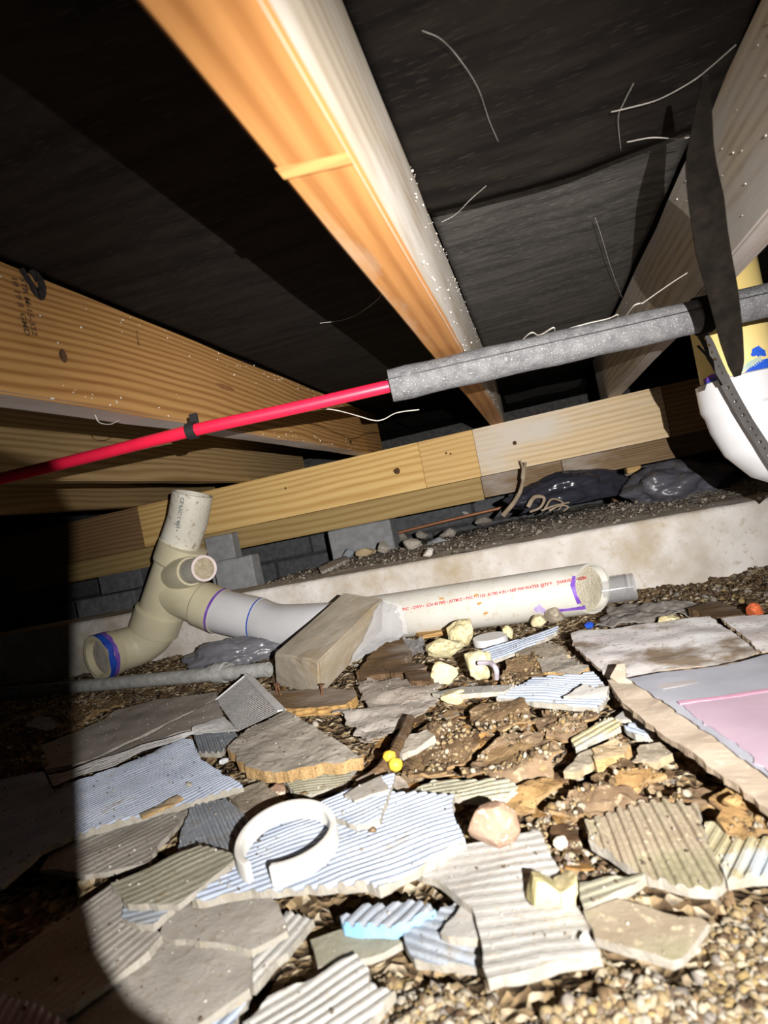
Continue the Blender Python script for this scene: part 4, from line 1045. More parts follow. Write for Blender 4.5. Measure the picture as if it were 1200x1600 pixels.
# ------------------------------------------------------------------ pieces on the ground
EDGE = grit('adhesive_core', (0.337, 0.309, 0.258), (0.416, 0.393, 0.343), (.42, .35, .25), scale=60, bs=.8, bd=.002)
TONES = {
 BLUE: (grit('adhesive_blue', (0.316, 0.362, 0.453), (0.408, 0.453, 0.535), (.33, .35, .40), scale=34, bs=.5, stain=(.27, .23, .18), stain_scale=38, stain_at=(.62, .72)), EDGE),
 BLGR: (grit('adhesive_bluegrey', (0.246, 0.275, 0.316), (0.336, 0.365, 0.402), (.25, .25, .25), scale=34, bs=.5, stain=(.25, .21, .15), stain_scale=34, stain_at=(.58, .7)), EDGE),
 GREY: (grit('adhesive_grey', (0.306, 0.281, 0.246), (0.391, 0.365, 0.327), (.30, .26, .21), scale=22, bs=.6, stain=(.25, .20, .15), stain_scale=26, stain_at=(.58, .74)), EDGE),
 LITE: (grit('adhesive_light', (0.354, 0.344, 0.318), (0.443, 0.431, 0.406), (.40, .36, .30), scale=26, bs=.6, stain=(.28, .23, .17), stain_scale=30, stain_at=(.60, .74)), EDGE),
 OLIV: (grit('adhesive_olive', (0.238, 0.226, 0.164), (0.328, 0.316, 0.246), (.24, .21, .14), scale=26, bs=.6, stain=(.22, .17, .10), stain_scale=30, stain_at=(.58, .72)), EDGE),
 TANM: (grit('adhesive_tan', (0.295, 0.238, 0.164), (0.394, 0.336, 0.246), (.54, .46, .32), scale=22, bs=.5, stain=(.30, .27, .17), stain_scale=12), EDGE),
 PURP: (grit('adhesive_purple', (.36, .31, .36), (.44, .40, .44), scale=20), EDGE),
 'yellowish': (grit('adhesive_yellowish', (0.344, 0.295, 0.172), (0.459, 0.435, 0.312), (.40, .27, .10), scale=26, bs=.5, stain=(.42, .47, .52), stain_scale=14), EDGE),
 'skyedge': (grit('adhesive_bluegrey', (0, 0, 0), (0, 0, 0)), grit('sky_blue_edge', (.22, .45, .72), (.30, .54, .80), scale=40)),
 'white': (grit('adhesive_white', (0.595, 0.578, 0.544), (0.680, 0.663, 0.637), scale=30), EDGE),
 'fibre': (grit('board_face', (0.333, 0.299, 0.253), (0.425, 0.385, 0.328), (.24, .21, .17), scale=16, bs=.3), grit('fibre_edge', (.42, .26, .11), (.60, .41, .20), (.30, .17, .06), scale=60, bs=1, bd=.004)),
 'fibretop': (grit('fibre_face', (.44, .33, .20), (.56, .44, .28), (.33, .23, .12), scale=40, bs=.5), grit('fibre_edge', (0, 0, 0), (0, 0, 0))),
 'mortar': (grit('mortar_face', (.25, .21, .155), (.36, .31, .24), (.46, .4, .31), scale=22, bs=.7), grit('mortar_edge', (.26, .2, .12), (.45, .36, .23), scale=50, bs=1)),
 'mortarpale': (grit('mortar_pale', (0.294, 0.259, 0.210), (0.392, 0.357, 0.301), (.3, .24, .17), scale=26, bs=.7), EDGE),
 'cement': (grit('cement_sheet', (0.348, 0.312, 0.275), (0.435, 0.399, 0.355), (.37, .34, .30), scale=8, bs=.15), grit('cement_edge', (.32, .3, .27), (.4, .37, .33), scale=40)),
 'felt': (grit('brown_felt', (0.312, 0.269, 0.225), (0.388, 0.338, 0.288), (.36, .32, .28), scale=12, bs=.3), grit('felt_edge', (.2, .17, .14), (.3, .26, .22), scale=40)),
 'felt_light': (grit('light_felt', (0.380, 0.339, 0.299), (0.494, 0.454, 0.408), (.28, .24, .20), scale=14, bs=.4), grit('felt_edge', (.2, .17, .14), (.3, .26, .22), scale=40)),
 'rot': (grit('rotted_brown', (0.119, 0.074, 0.038), (0.239, 0.161, 0.087), (.40, .30, .18), scale=24, bs=.9, bd=.003), grit('rot_edge', (.18, .11, .05), (.36, .24, .12), scale=60, bs=1)),
 'rotdark': (grit('rotted_dark', (0.069, 0.042, 0.022), (0.157, 0.102, 0.055), (.34, .25, .15), scale=24, bs=.9, bd=.003), grit('rot_edge', (0, 0, 0), (0, 0, 0))),
 'rotpale': (grit('rotted_pale', (0.138, 0.087, 0.050), (0.248, 0.174, 0.106), (.36, .28, .18), scale=18, bs=.7, stain=(.58, .55, .57), stain_scale=11, stain_at=(.64, .70)), grit('rot_edge', (0, 0, 0), (0, 0, 0))),
 'rust': (grit('ochre_flake', (0.221, 0.129, 0.050), (0.423, 0.276, 0.119), (.13, .075, .03), scale=26, bs=.9, bd=.003), grit('rot_edge', (0, 0, 0), (0, 0, 0))),
 'cardwhite': (grit('white_card', (0.773, 0.721, 0.721), (0.880, 0.880, 0.880), (.50, .45, .42), scale=20, bs=.25, stain=(.32, .245, .175), stain_scale=7, stain_at=(.50, .60)), grit('card_edge', (.32, .25, .18), (.45, .36, .27), scale=80, bs=.8)),
 'cardwhite2': (grit('white_card_plain', (0.747, 0.683, 0.669), (0.880, 0.876, 0.876), (.45, .40, .36), scale=22, bs=.3), grit('card_edge', (0, 0, 0), (0, 0, 0))),
 'cardtan': (grit('tan_card', (0.479, 0.391, 0.299), (0.587, 0.494, 0.391), (.6, .53, .44), scale=18, bs=.25), grit('card_edge', (0, 0, 0), (0, 0, 0))),
}
SOFT = ('rot', 'rotdark', 'rotpale', 'rust', 'felt', 'felt_light')
for i, (nm, lab, cat, poly, z, tone, ridge, th, tilt) in enumerate(PIECES):
    kw = {}
    if tone in SOFT: kw = dict(bow=.012 if 'felt' not in tone else .006, jag=.007, warp=.003, crust=.0032 if 'felt' not in tone else .0012)
    elif tone in ('fibre', 'mortar', 'mortarpale', 'fibretop'): kw = dict(jag=.003, warp=.0015, crust=.0012, sidej=.08)
    if nm.startswith('adhesive'): th *= .8
    if ridge: ridge = ridge[:5]+(ridge[5]*(1.45 if tone in (BLUE, BLGR) else 1.15),)
    o = slab(nm, poly, z, TONES[tone], th, tilt, ridge, seed=i+1, **kw)
    tag(o, lab, cat, 'broken pieces of floor adhesive' if nm in ('adhesive_slab', 'adhesive_chip') else None)
for i, (nm, lab, cat, poly, z, tone, ridge, th, tilt) in enumerate(PANELS[:2]):
    tag(slab(nm, poly, z, TONES[tone], th, tilt, None, seed=80+i, jag=.002, warp=.0015, bow=.001), lab, cat)
nm, lab, cat, poly, z, tone, ridge, th, tilt = PANELS[2]
bt = thing(nm, lab, cat, loc_of(onz(1140, 1130, z)))
def as_part(o, t):
    o.parent = t; o.location = Vector(o.location)-Vector(t.location); return o
as_part(slab('card_base', poly, z, TONES['cardtan'], th, tilt, None, seed=83, jag=.002, warp=.002), bt)
GREYP = grit('blue_grey_print', (.36, .37, .43), (.47, .48, .54), None, scale=10, bs=.15, spec=.35, rough=.7)
PINKP = grit('pink_print', (.47, .345, .43), (.58, .44, .53), None, scale=9, bs=.15, rough=.7, stain=(.50, .50, .58), stain_scale=6, stain_at=(.55, .68))
HOTP = plain('pink_line', (.66, .34, .46), .7)
PALEG = plain('pale_label', (.46, .43, .43), .8)
as_part(slab('printed_face', [(982, 1060), (1040, 1050), (1135, 1040), (1200, 1022), (1330, 995), (1440, 972), (1470, 1200), (1470, 1385), (1290, 1270), (1200, 1213), (1110, 1147), (1033, 1093)], z+th+.0022, (GREYP, GREYP), .0008, tilt, None, seed=84, jag=.0008, warp=.0003), bt)
as_part(slab('pink_face', [(1060, 1098), (1120, 1090), (1200, 1078), (1330, 1058), (1440, 1042), (1460, 1365), (1330, 1285), (1200, 1205), (1150, 1160), (1090, 1122)], z+th+.0036, (PINKP, PINKP), .0006, tilt, None, seed=85, jag=.0025, warp=.0003), bt)
as_part(slab('pink_edge', [(1058, 1096), (1120, 1088), (1200, 1076), (1330, 1056), (1440, 1040), (1440, 1044), (1330, 1060), (1200, 1080), (1120, 1092), (1062, 1100)], z+th+.0046, (HOTP, HOTP), .0004, tilt, None, seed=86, jag=.0008, warp=.0002), bt)
as_part(slab('paper_label', [(1024, 1070), (1085, 1061), (1092, 1066), (1036, 1077)], z+th+.0030, (PALEG, PALEG), .0002, tilt, None, seed=87, jag=.0003, warp=.0002), bt)
as_part(slab('folded_flap', [(953, 1056), (964, 1037), (976, 1036), (978, 1060), (990, 1066), (975, 1075)], z+th, TONES['cardtan'], .004, (.0, .35), None, seed=88, jag=.0005), bt)

# sawn block
TZ = .070
T = [onz(427, 1022, TZ), onz(498, 1033, TZ), onz(600, 934, .122), onz(537, 925, .138)]
Bf = [onz(430, 1079, .002), onz(499, 1081, .002)]
dl = ((Bf[0]-T[0])+(Bf[1]-T[1]))/2
Bq = [t+dl for t in T]
bm = bmesh.new()
org = (Bq[0]+Bq[2])/2; org[2] = 0
vs = [bm.verts.new(Vector(p-org)) for p in T+Bq]
for f in [(0, 1, 2, 3), (7, 6, 5, 4), (0, 4, 5, 1), (1, 5, 6, 2), (2, 6, 7, 3), (3, 7, 4, 0)]: bm.faces.new([vs[k] for k in f])
bmesh.ops.recalc_face_normals(bm, faces=bm.faces[:])
bmesh.ops.bevel(bm, geom=bm.edges[:], offset=.004, segments=2, affect='EDGES')
bmesh.ops.subdivide_edges(bm, edges=bm.edges[:], cuts=5, use_grid_fill=True)
for v in bm.verts: v.co += mnoise.noise_vector(v.co*45)*.0016
BRK = grit('dusty_brick', (0.390, 0.338, 0.260), (0.520, 0.468, 0.390), (.47, .40, .29), scale=12, bs=.4, stain=(.42, .32, .19), stain_scale=8, stain_at=(.5, .7))
br = bm_obj('paver_brick', bm, BRK); br.location = loc_of(org)
tag(br, 'dusty tan brick lying slantwise in front of the long pipe', 'brick')

# white plastic ring, split open
rc = onz(452, 1330, lv(4)+.008)
RINGM = plain('ring_plastic', (.80, .78, .72), .45, var=.05)
RP = .0435; V = []; Fc = []; na = 44
a0 = math.radians(-108); a1 = math.radians(222)
E1 = onz(375, 1350, rc[2])-onz(530, 1305, rc[2]); rot = math.atan2(E1[1], E1[0])
ra = np.linalg.norm(onz(372, 1352, rc[2])-onz(531, 1308, rc[2]))/2
rbv = np.linalg.norm(onz(430, 1290, rc[2])-onz(472, 1366, rc[2]))/2
for k in range(na+1):
    a = a0+(a1-a0)*k/na; lift = .006*max(0, math.sin(a))
    for rr, zz in ((1, 0), (1, .015), (.87, .015), (.87, 0)):
        x = ra*rr*math.cos(a); y = rbv*rr*math.sin(a)
        V.append((x, y, zz+lift))
for k in range(na):
    for j in range(4):
        j2 = (j+1) % 4; Fc.append((4*k+j, 4*k+j2, 4*k+4+j2, 4*k+4+j))
Fc.append((3, 2, 1, 0)); Fc.append((4*na, 4*na+1, 4*na+2, 4*na+3))
ring = mesh_obj('plastic_ring', V, Fc, RINGM); ring.location = loc_of((rc[0], rc[1], lv(4)+.0072)); ring.rotation_euler = (0, 0, rot+math.pi)
md = ring.modifiers.new('soft', 'BEVEL'); md.width = .0012; md.segments = 2
tag(ring, 'split white plastic ring lying on the big blue slab', 'ring')

# stones and foam
PINKR = grit('pink_stone', (0.265, 0.154, 0.095), (0.350, 0.244, 0.180), (.72, .60, .50), scale=26, bs=.6, bd=.003, rough=.6)
FOAMY = grit('yellow_foam', (0.506, 0.433, 0.202), (0.578, 0.520, 0.303), (.62, .5, .2), scale=40, bs=.5)
FOAMC = grit('cream_foam', (.62, .53, .28), (.72, .65, .42), (.44, .35, .19), scale=36, bs=.7, bd=.003, stain=(.38, .31, .2), stain_scale=30, stain_at=(.64, .74))
YEL2 = plain('bright_yellow', (.78, .50, .05), .45)
def lump(name, label, cat, px, py, wpx, hpx, z0, mat, seed, facets=0, amp=.3, depth=None, group=None, freq=1.6, parent=None):
    """lump standing on height z0 with its base centre under pixel (px,py) and its drawn size in pixels"""
    c = onz(px, py+hpx*.30, z0); d = float(np.dot(c-CAM, FWD)); sx = wpx*d/FPX; sz = hpx*d/FPX*.95
    o = blob(name, (c[0], c[1], z0+sz*.42), (sx, depth*d/FPX if depth else sx*.85, sz), mat, seed, amp, freq, 3, facets, parent, rot=YAW)
    if label: tag(o, label, cat, group)
    return o
lump('pink_rock', 'angular pink rock on the light grey slab', 'rock', 770, 1292, 88, 88, lv(3)+.006, PINKR, 11, 9, .2)
ft_ = thing('foam_chunk', 'torn yellow foam chunk on the light grey slab', 'foam', loc_of(onz(862, 1418, lv(3)+.007)))
fb_ = onz(860, 1416, lv(3)+.006); nrm = FWD*.9+np.array([0, 0, -.25])
def torn(pix, mat, th, seed):
    W_ = [onp(px, py, nrm, fb_) for px, py in pix]; out = []
    for i in range(len(W_)):
        a, b_ = W_[i], W_[(i+1) % len(W_)]
        for k in range(4): out.append(a+(b_-a)*k/4)
    n = len(out); ctr = sum(out)/n; V = []; nn = nrm/np.linalg.norm(nrm)
    for off, sc_ in ((-th/2, .86), (-th*.2, 1), (th*.5, .97), (th, .8)):
        for p in out:
            q_ = ctr+(p-ctr)*sc_+nn*off; V.append(q_+np.array(mnoise.noise_vector(Vector(q_*70)))*.0025-np.array(ft_.location))
    V.append(ctr-nn*th*.75-np.array(ft_.location)); V.append(ctr+nn*th-np.array(ft_.location))
    Fc = []
    for l in range(3):
        for k in range(n): Fc.append((l*n+k, l*n+(k+1) % n, (l+1)*n+(k+1) % n, (l+1)*n+k))
    for k in range(n): Fc.append((4*n, (k+1) % n, k)); Fc.append((4*n+1, 3*n+k, 3*n+(k+1) % n))
    o = mesh_obj('foam_lobe', V, Fc, mat, ft_); bm = bmesh.new(); bm.from_mesh(o.data); bmesh.ops.recalc_face_normals(bm, faces=bm.faces[:]); bm.to_mesh(o.data); bm.free()
torn([(829, 1412), (835, 1368), (848, 1370), (872, 1388), (872, 1412), (850, 1418)], FOAMY, .014, 1)
torn([(868, 1412), (868, 1386), (884, 1376), (897, 1364), (902, 1388), (896, 1408), (880, 1412)], FOAMC, .016, 2)
bt_ = thing('foam_bead', 'bright yellow double bead of foam beside the dark rotted sheet', 'foam', loc_of(onz(615, 1200, lv(4))))
for i, (px, py, wp, hp) in enumerate([(610, 1183, 20, 18), (620, 1197, 22, 22)]):
    as_part(lump('bead', None, None, px, py, wp, hp, lv(4.2)-.006*i, YEL2, 30+i, 0, .2), bt_)
for i, (px, py, wp, hp, lab) in enumerate([
    (725, 993, 46, 44, 'cream foam lump touching the underside of the long pipe'),
    (697, 1014, 58, 34, 'flat-topped cream foam lump, left of the other lumps under the pipe'),
    (697, 1054, 44, 46, 'largest rounded cream foam lump in front of the others'),
    (750, 1043, 44, 48, 'cream foam lump with a hooked plastic scrap stuck to it'),
    (709, 1090, 38, 26, 'low cream foam lump in front of the pale lens-shaped chip'),
    (795, 990, 16, 22, 'tiny cream foam nub beside the flat white dish'),
    (843, 972, 26, 20, 'small cream foam lump half under the pipe'),
    (1045, 970, 30, 14, 'cream foam lump at the back edge of the white card panel')]):
    z0 = lv(1.2) if py < 1060 else lv(2)
    lump('foam_lump', lab, 'foam', px, py, wp, hp, z0, FOAMC, 40+i, 3, .38, group='cream foam lumps')
hk = spline([onz(748, 1036, .045), onz(765, 1036, .046), onz(775, 1045, .042), onz(776, 1060, .026)], 5)
LILAC = plain('lilac_plastic', (.46, .42, .48), .5)
tag(tube('plastic_hook', hk, .0035, LILAC, None, 8), 'hooked lilac plastic scrap on a cream foam lump', 'scrap')
capc = onz(766, 998, .02)
ct2 = thing('plastic_dish', 'flat white plastic dish between foam lump and long pipe', 'dish', loc_of((capc[0], capc[1], .012)))
tube('dish_wall', [(0, 0, 0), (0, 0, .012)], .031, WHT, ct2, 32, inner=.027)
tube('dish_base', [(0, 0, .009), (0, 0, .0125)], .0305, WHT, ct2, 32)
for i, (px, py, wp, hp, mat, nm, lab, cat) in enumerate([
    (437, 1243, 30, 32, PINKR, 'stone', 'small pinkish wedge stone below the tan-edged board', 'stone'),
    (478, 1243, 18, 18, TONES['rot'][0], 'stone', 'small dark brown stone right of the pinkish wedge stone', 'stone'),
    (528, 1232, 14, 12, FOAMY, 'foam_crumb', 'tiny yellow crumb on the gap right of the small dark stone', 'crumb'),
    (913, 1466, 16, 16, WHT, 'pebble', 'white pebble on the right side of the light grey slab', 'pebble'),
    (877, 1318, 24, 20, grit('cream_stone', (.6, .52, .4), (.74, .67, .55), scale=40), 'pebble', 'cream pebble right of the pink rock in the gravel', 'pebble'),
    (922, 978, 15, 11, BLUEP, 'plastic_scrap', 'bright blue plastic scrap at the back corner of the white card panel', 'scrap'),
    (1182, 955, 34, 22, plain('orange_plastic', (.70, .16, .06), .5), 'orange_lump', 'orange lump on the dark gravel at the right edge', 'scrap'),
    (583, 1298, 14, 10, TONES['rot'][0], 'crumb', 'brown crumb on the blue slab right of the ring', 'crumb'),
    (296, 1226, 11, 9, EDGE, 'crumb', 'white crumb near the right end of the large blue slab at left', 'crumb'),
    (350, 1190, 16, 10, WHT, 'crumb', 'white crumb beside the left corner of the tan-edged board', 'crumb'),
    (870, 962, 40, 26, TONES['mortar'][0], 'stone', 'brown stone under the open end of the long pipe', 'stone'),
    (1145, 1253, 30, 22, TONES['rust'][0], 'stone', 'ochre stone on the flake under the cardboard edge', 'stone'),
    (870, 1365, 26, 18, TONES['rust'][0], 'stone', 'ochre stone behind the torn yellow foam chunk', 'stone')]):
    c = onz(px, py, .01); zb_ = {0: .006, 3: lv(3)+.007, 7: lv(4)+.0075, 8: lv(3)+.0075, 5: .02, 11: .03}.get(i, .008)
    lump(nm, lab, cat, px, py, wp, hp, zb_, mat, 60+i, 4, .3)

# nailed wood, dark chunk, lath
wt = thing('nailed_board', 'split wood offcut with rusty nails in front of the brick', 'wood', loc_of(onz(480, 1105, .01)))
as_part(slab('offcut', [(413, 1092), (420, 1080), (500, 1076), (553, 1077), (558, 1088), (540, 1102), (470, 1106), (440, 1108)], .008, (W_OLD, W_SPLIT), .013, (0, .02), None, seed=91, jag=.002), wt)
NAIL = grit('rusty_nail', (.10, .045, .025), (.18, .085, .045), scale=200)
for px, py, lean in [(432, 1076, .15), (439, 1078, -.1), (502, 1079, .3)]:
    p = onz(px, py+8, .022)-np.array(wt.location)
    n_ = tube('nail', [(0, 0, -.004), (lean*.012, 0, .012), (lean*.016, 0, .016)], .0016, NAIL, wt, 8); n_.location = loc_of(p)
    h_ = tube('nail_head', [(lean*.016, 0, .016), (lean*.0165, 0, .0175)], .0042, NAIL, n_, 10)
dk = slab('wood_chunk', [(556, 1050), (580, 1022), (613, 996), (630, 1000), (643, 1016), (630, 1035), (607, 1053), (575, 1056)], .010, (W_ROT, W_ROT), .016, (0, .15), None, seed=92, jag=.003, warp=.004)
tag(dk, 'dark rotten wood chunk right of the brick', 'wood')
tag(slab('wood_lath', [(640, 985), (690, 975), (700, 985), (660, 992)], .012, (W_SPLIT, W_SPLIT), .008, (0, .05), None, seed=93), 'tan wood lath peeking from under the long pipe', 'wood')
tag(slab('wood_chunk', [(632, 1052), (660, 1046), (678, 1052), (676, 1066), (640, 1064)], .014, (W_ROT, W_ROT), .014, (0, .05), None, seed=94, jag=.003), 'small brown wood chunk left of the largest foam lump', 'wood')
tag(slab('wood_chunk', [(600, 1040), (640, 1034), (668, 1040), (640, 1050), (610, 1052)], .010, (W_ROT, W_ROT), .012, (0, .05), None, seed=95, jag=.003), 'flat dark wood scrap below the dark rotten chunk', 'wood')
lt = spline([onz(560, 1228, .02), onz(600, 1200, .026), onz(625, 1160, .03), onz(640, 1125, .028)], 5)
tag(tube('dark_stick', lt, [.006, .006, .006, .007, .007]+[.007]*(len(lt)-5), W_ROT, None, 8, rough=.25), 'dark rotten stick running up past the yellow beads', 'stick')
tag(slab('root_wood', [(1075, 950), (1110, 938), (1150, 948), (1165, 960), (1120, 965)], .012, (W_ROT, W_ROT), .014, (0, .03), None, seed=96, jag=.003), 'dark weathered wood scrap behind the whitish card panel', 'wood')

# crumpled plastic and cloth
def crumpled(name, corners, mat, label, cat, n=26, amp=.012, freq=16, seed=0, parent=None, thick=.0006):
    """a creased sheet spanned between four (pixel, pixel, height) corners"""
    c = [onz(px, py, z) for px, py, z in corners]; V = []; Fc = []
    org = sum(c)/4; org[2] = min(p[2] for p in c)
    for j in range(n):
        for i in range(n):
            u, v_ = i/(n-1), j/(n-1)
            u2 = u+.06*mnoise.noise(Vector((v_*7+seed, u*3, seed))); v2 = v_+.06*mnoise.noise(Vector((u*7, v_*3+seed, seed*2)))
            p = (c[0]*(1-u2)+c[1]*u2)*(1-v2)+(c[3]*(1-u2)+c[2]*u2)*v2-org
            q_ = Vector((p[0]*freq+seed*3, p[1]*freq, p[2]*freq))
            k = abs(mnoise.noise(q_))+.5*abs(mnoise.noise(q_*2.3))+.25*mnoise.noise(q_*5)
            V.append((p[0], p[1], p[2]+amp*(k)))
    for j in range(n-1):
        for i in range(n-1):
            a = j*n+i; Fc.append((a, a+1, a+n+1, a+n))
    o = mesh_obj(name, V, Fc, mat, parent, True); o.location = loc_of(org)
    md = o.modifiers.new('thick', 'SOLIDIFY'); md.thickness = thick
    if label: tag(o, label, cat)
    return o
BAGG = film('grey_bag', (.17, .17, .19), .28)
BAGB = film('black_bag', (.035, .036, .05), .22, scale=14)
CLEAR = film('clear_film', (.62, .62, .64), .10, .26, 0, bs=1)
CLOTH = grit('grey_cloth', (.17, .155, .14), (.24, .22, .20), (.3, .28, .26), scale=20, bs=.4)
def bag(name, label, px, py, wpx, hpx, y, dpx, mat, seed, amp=.3, freq=1.7, zrest=None):
    """a crumpled bag: a lump with sharp creases, resting where its lower edge shows"""
    c = ony(px, py, y); d = float(np.dot(c-CAM, FWD)); s = d/FPX
    bm = bmesh.new(); bmesh.ops.create_icosphere(bm, subdivisions=5, radius=1); off = Vector((seed*5.1, seed*2.3, seed))
    for v in bm.verts:
        p = v.co.copy(); k = 1+amp*mnoise.noise(p*freq+off)
        k += .20*(.35-abs(mnoise.noise(p*2.6+off)))+.10*(.3-abs(mnoise.noise(p*5.5+off)))+.04*mnoise.noise(p*12+off)
        p *= k
        v.co = Vector((p.x*wpx*s/2, p.y*dpx*s/2, max(p.z, -.55)*hpx*s/2))
    o = bm_obj(name, bm, mat, None, True); o.location = loc_of((c[0], c[1], c[2]+hpx*s*.27)); o.rotation_euler = (0, 0, YAW*.7)
    return tag(o, label, 'bag')
bag('plastic_bag', 'crumpled grey plastic bag under the white coupling at left', 364, 1037, 138, 50, 1.255, 60, BAGG, 7)
bag('bin_bag', 'crumpled black bag lying behind the twigs at the back', 890, 787, 165, 58, 1.90, 80, BAGB, 8)
bag('bin_bag', 'dark grey-blue bag mounded on the earth below the white elbow', 1062, 777, 150, 70, 1.80, 110, film('grey_black_bag', (.10, .10, .12), .33, scale=14), 9)
crumpled('plastic_film', [(545, 1042, .030), (640, 992, .050), (628, 947, .105), (598, 938, .120)], CLEAR, 'clear crumpled plastic film between the brick and the long pipe', 'plastic film', amp=.010, freq=30, seed=3)
crumpled('plastic_film', [(612, 1030, .008), (668, 1022, .008), (662, 1000, .02), (630, 1000, .024)], CLEAR, 'small clear plastic scrap right of the dark rotten chunk', 'plastic film', n=18, amp=.010, freq=40, seed=5)
crumpled('grey_cloth', [(930, 985, .006), (1108, 962, .006), (1090, 945, .012), (955, 948, .012)], CLOTH, 'crumpled grey cloth between pipe end and white card panel', 'cloth', n=40, amp=.016, freq=17, seed=9, thick=.0015)
# clear ribbed cup
cu0, cu1 = onz(952, 922, .034), onz(992, 916, .034)
CUPM = film('cup_plastic', (.5, .5, .52), .08, .25, 0, bs=.1)
cpt = thing('plastic_cup', 'clear ribbed plastic cup lying behind the open pipe end', 'cup', loc_of((cu0[0], cu0[1], 0)))
cs = [cu0+(cu1-cu0)*t for t in np.linspace(-.3, 1, 13)]
tube('cup_wall', loc_pts(cs, cpt), [.027+(.0012 if k % 2 else 0) for k in range(13)], CUPM, cpt, 26, inner=.0255)
tube('cup_base', loc_pts(cs[-2:], cpt), .0262, CUPM, cpt, 26)

# insect screen with its frame strip
sc = thing('window_screen', 'torn grey insect screen with white edging beside the tan-edged board', 'screen', loc_of(onz(385, 1115, .01)))
WIRE = plain('screen_wire', (.58, .57, .56), .5, .1)
FRM = plain('screen_frame', (.66, .65, .65), .45)
def weave(name, C_, nu, nv, r, parent, wavy=0, seed=0):
    """woven threads over a four-cornered patch"""
    V = []; Fc = []
    def pt(u, v): 
        p = (C_[0]*(1-u)+C_[1]*u)*(1-v)+(C_[3]*(1-u)+C_[2]*u)*v
        return p+np.array([0, 0, wavy*mnoise.noise(Vector((u*4+seed, v*3, seed)))])
    def thread(P):
        b = len(V); n = len(P)
        for i in range(n):
            t = P[min(i+1, n-1)]-P[max(i-1, 0)]; t = t/np.linalg.norm(t); s = np.cross(t, [0, 0, 1]); s /= np.linalg.norm(s)+1e-9; u_ = np.cross(s, t)
            V.extend([P[i]+s*r, P[i]+u_*r, P[i]-s*r, P[i]-u_*r])
        for i in range(n-1):
            for k in range(4): Fc.append((b+4*i+k, b+4*i+(k+1) % 4, b+4*i+4+(k+1) % 4, b+4*i+4+k))
    for a in range(nu+1): thread([pt(a/nu, k/10) for k in range(11)])
    for a in range(nv+1): thread([pt(k/10, a/nv) for k in range(11)])
    return mesh_obj(name, [v-np.array(parent.location) for v in V], Fc, WIRE, parent)
C1 = [onz(338, 1094, .022), onz(372, 1142, .020), onz(440, 1110, .034), onz(386, 1054, .052)]
weave('mesh_panel', C1, 30, 30, .00042, sc)
C2 = [onz(85, 1228, .042), onz(300, 1147, .034), onz(310, 1139, .036), onz(75, 1212, .044)]
weave('mesh_strip', C2, 100, 9, .00042, sc, .006, 3)
C3 = [onz(300, 1147, .030), onz(372, 1142, .024), onz(350, 1120, .026), onz(300, 1137, .032)]
weave('mesh_corner', C3, 34, 12, .00042, sc, .002, 5)
e1, e2, e3 = C1[3], C1[2], C1[0]
for a, b_ in ((e1, e2), (e1, e3)):
    ribbon('edge_strip', loc_pts([a, (a+b_)/2, b_], sc), [.012, .012, .013], FRM, sc, .002, np.cross(b_-a, [0, .3, 1]))

# ------------------------------------------------------------------ behind the footing
def eh(x, y): return float(earth_h(np.array(x), np.array(y)))
def on_earth(px, py):
    z = .16
    for _ in range(6):
        p = onz(px, py, z); z = .5*z+.5*eh(p[0], min(max(p[1], LY), 2.6))
    return p
RUB = grit('rubble', (.30, .265, .22), (.44, .40, .345), (.55, .51, .45), scale=40, bs=.8, bd=.003)
RUBW = grit('white_rubble', (.52, .49, .44), (.66, .63, .58), (.4, .35, .28), scale=40, bs=.9, bd=.003)
def rubble(px, py, wp, hp, mat, lab, seed, y=None):
    p = onz(px, py+hp*.35, .155); 
    if y: p = ony(px, py+hp*.35, y)
    d = float(np.dot(p-CAM, FWD)); s = d/FPX
    o = blob('rubble_stone', (p[0], p[1], p[2]+hp*s*.3), (wp*s, wp*s*.8, hp*s), mat, seed, .3, 1.8, 3, 6, rot=YAW)
    tag(o, lab, 'rubble', 'rubble on the earth behind the footing')
for i, (px, py, wp, hp, mat, lab) in enumerate([
    (728, 806, 42, 32, RUBW, 'pale rubble lump standing tallest behind the footing under the girder joint'),
    (645, 850, 30, 20, RUB, 'grey rubble stone left of the smooth earth patch behind the footing'),
    (600, 855, 24, 22, RUB, 'upright grey rubble stone at the middle of the rubble row'),
    (683, 845, 34, 14, TONES[BLGR][0], 'bluish flat rubble chip at the edge of the smooth earth patch'),
    (700, 832, 26, 18, RUB, 'rounded rubble stone below the pale tallest lump'),
    (572, 862, 34, 14, TONES['fibretop'][0], 'tan flat rubble piece left of the upright stone'),
    (545, 862, 20, 16, TONES[BLGR][0], 'grey-blue rubble stone at the left of the rubble row'),
    (530, 852, 16, 12, TONES[BLGR][0], 'small grey-blue rubble stone at the far left of the row'),
    (628, 838, 22, 14, RUB, 'small grey rubble stone behind the middle of the row'),
    (670, 862, 20, 14, RUBW, 'pale rubble stone at the front of the row near the footing'),
    (758, 812, 30, 16, RUB, 'grey rubble piece right of the pale tallest lump'),
    (660, 835, 20, 14, RUB, 'dull rubble stone behind the bluish flat chip')]):
    rubble(px, py, wp, hp, mat, lab, 100+i)
tag(slab('wood_splinter', [(498, 887), (520, 875), (540, 868), (545, 873), (522, 884), (502, 893)], .150, (RUBW, RUBW), .008, (0, 0), None, seed=120), 'pale splinter lying near the left end of the footing', 'splinter')
TWG = grit('dry_twig', (.26, .20, .14), (.38, .31, .23), scale=40)
def twig(pix, y, r, lab, nm='twig'):
    P = spline([ony(px, py, y) for px, py in pix], 5); n = len(P)
    tag(tube(nm, P, [r*(1-.5*k/n) for k in range(n)], TWG, None, 7, rough=.2), lab, 'twig')
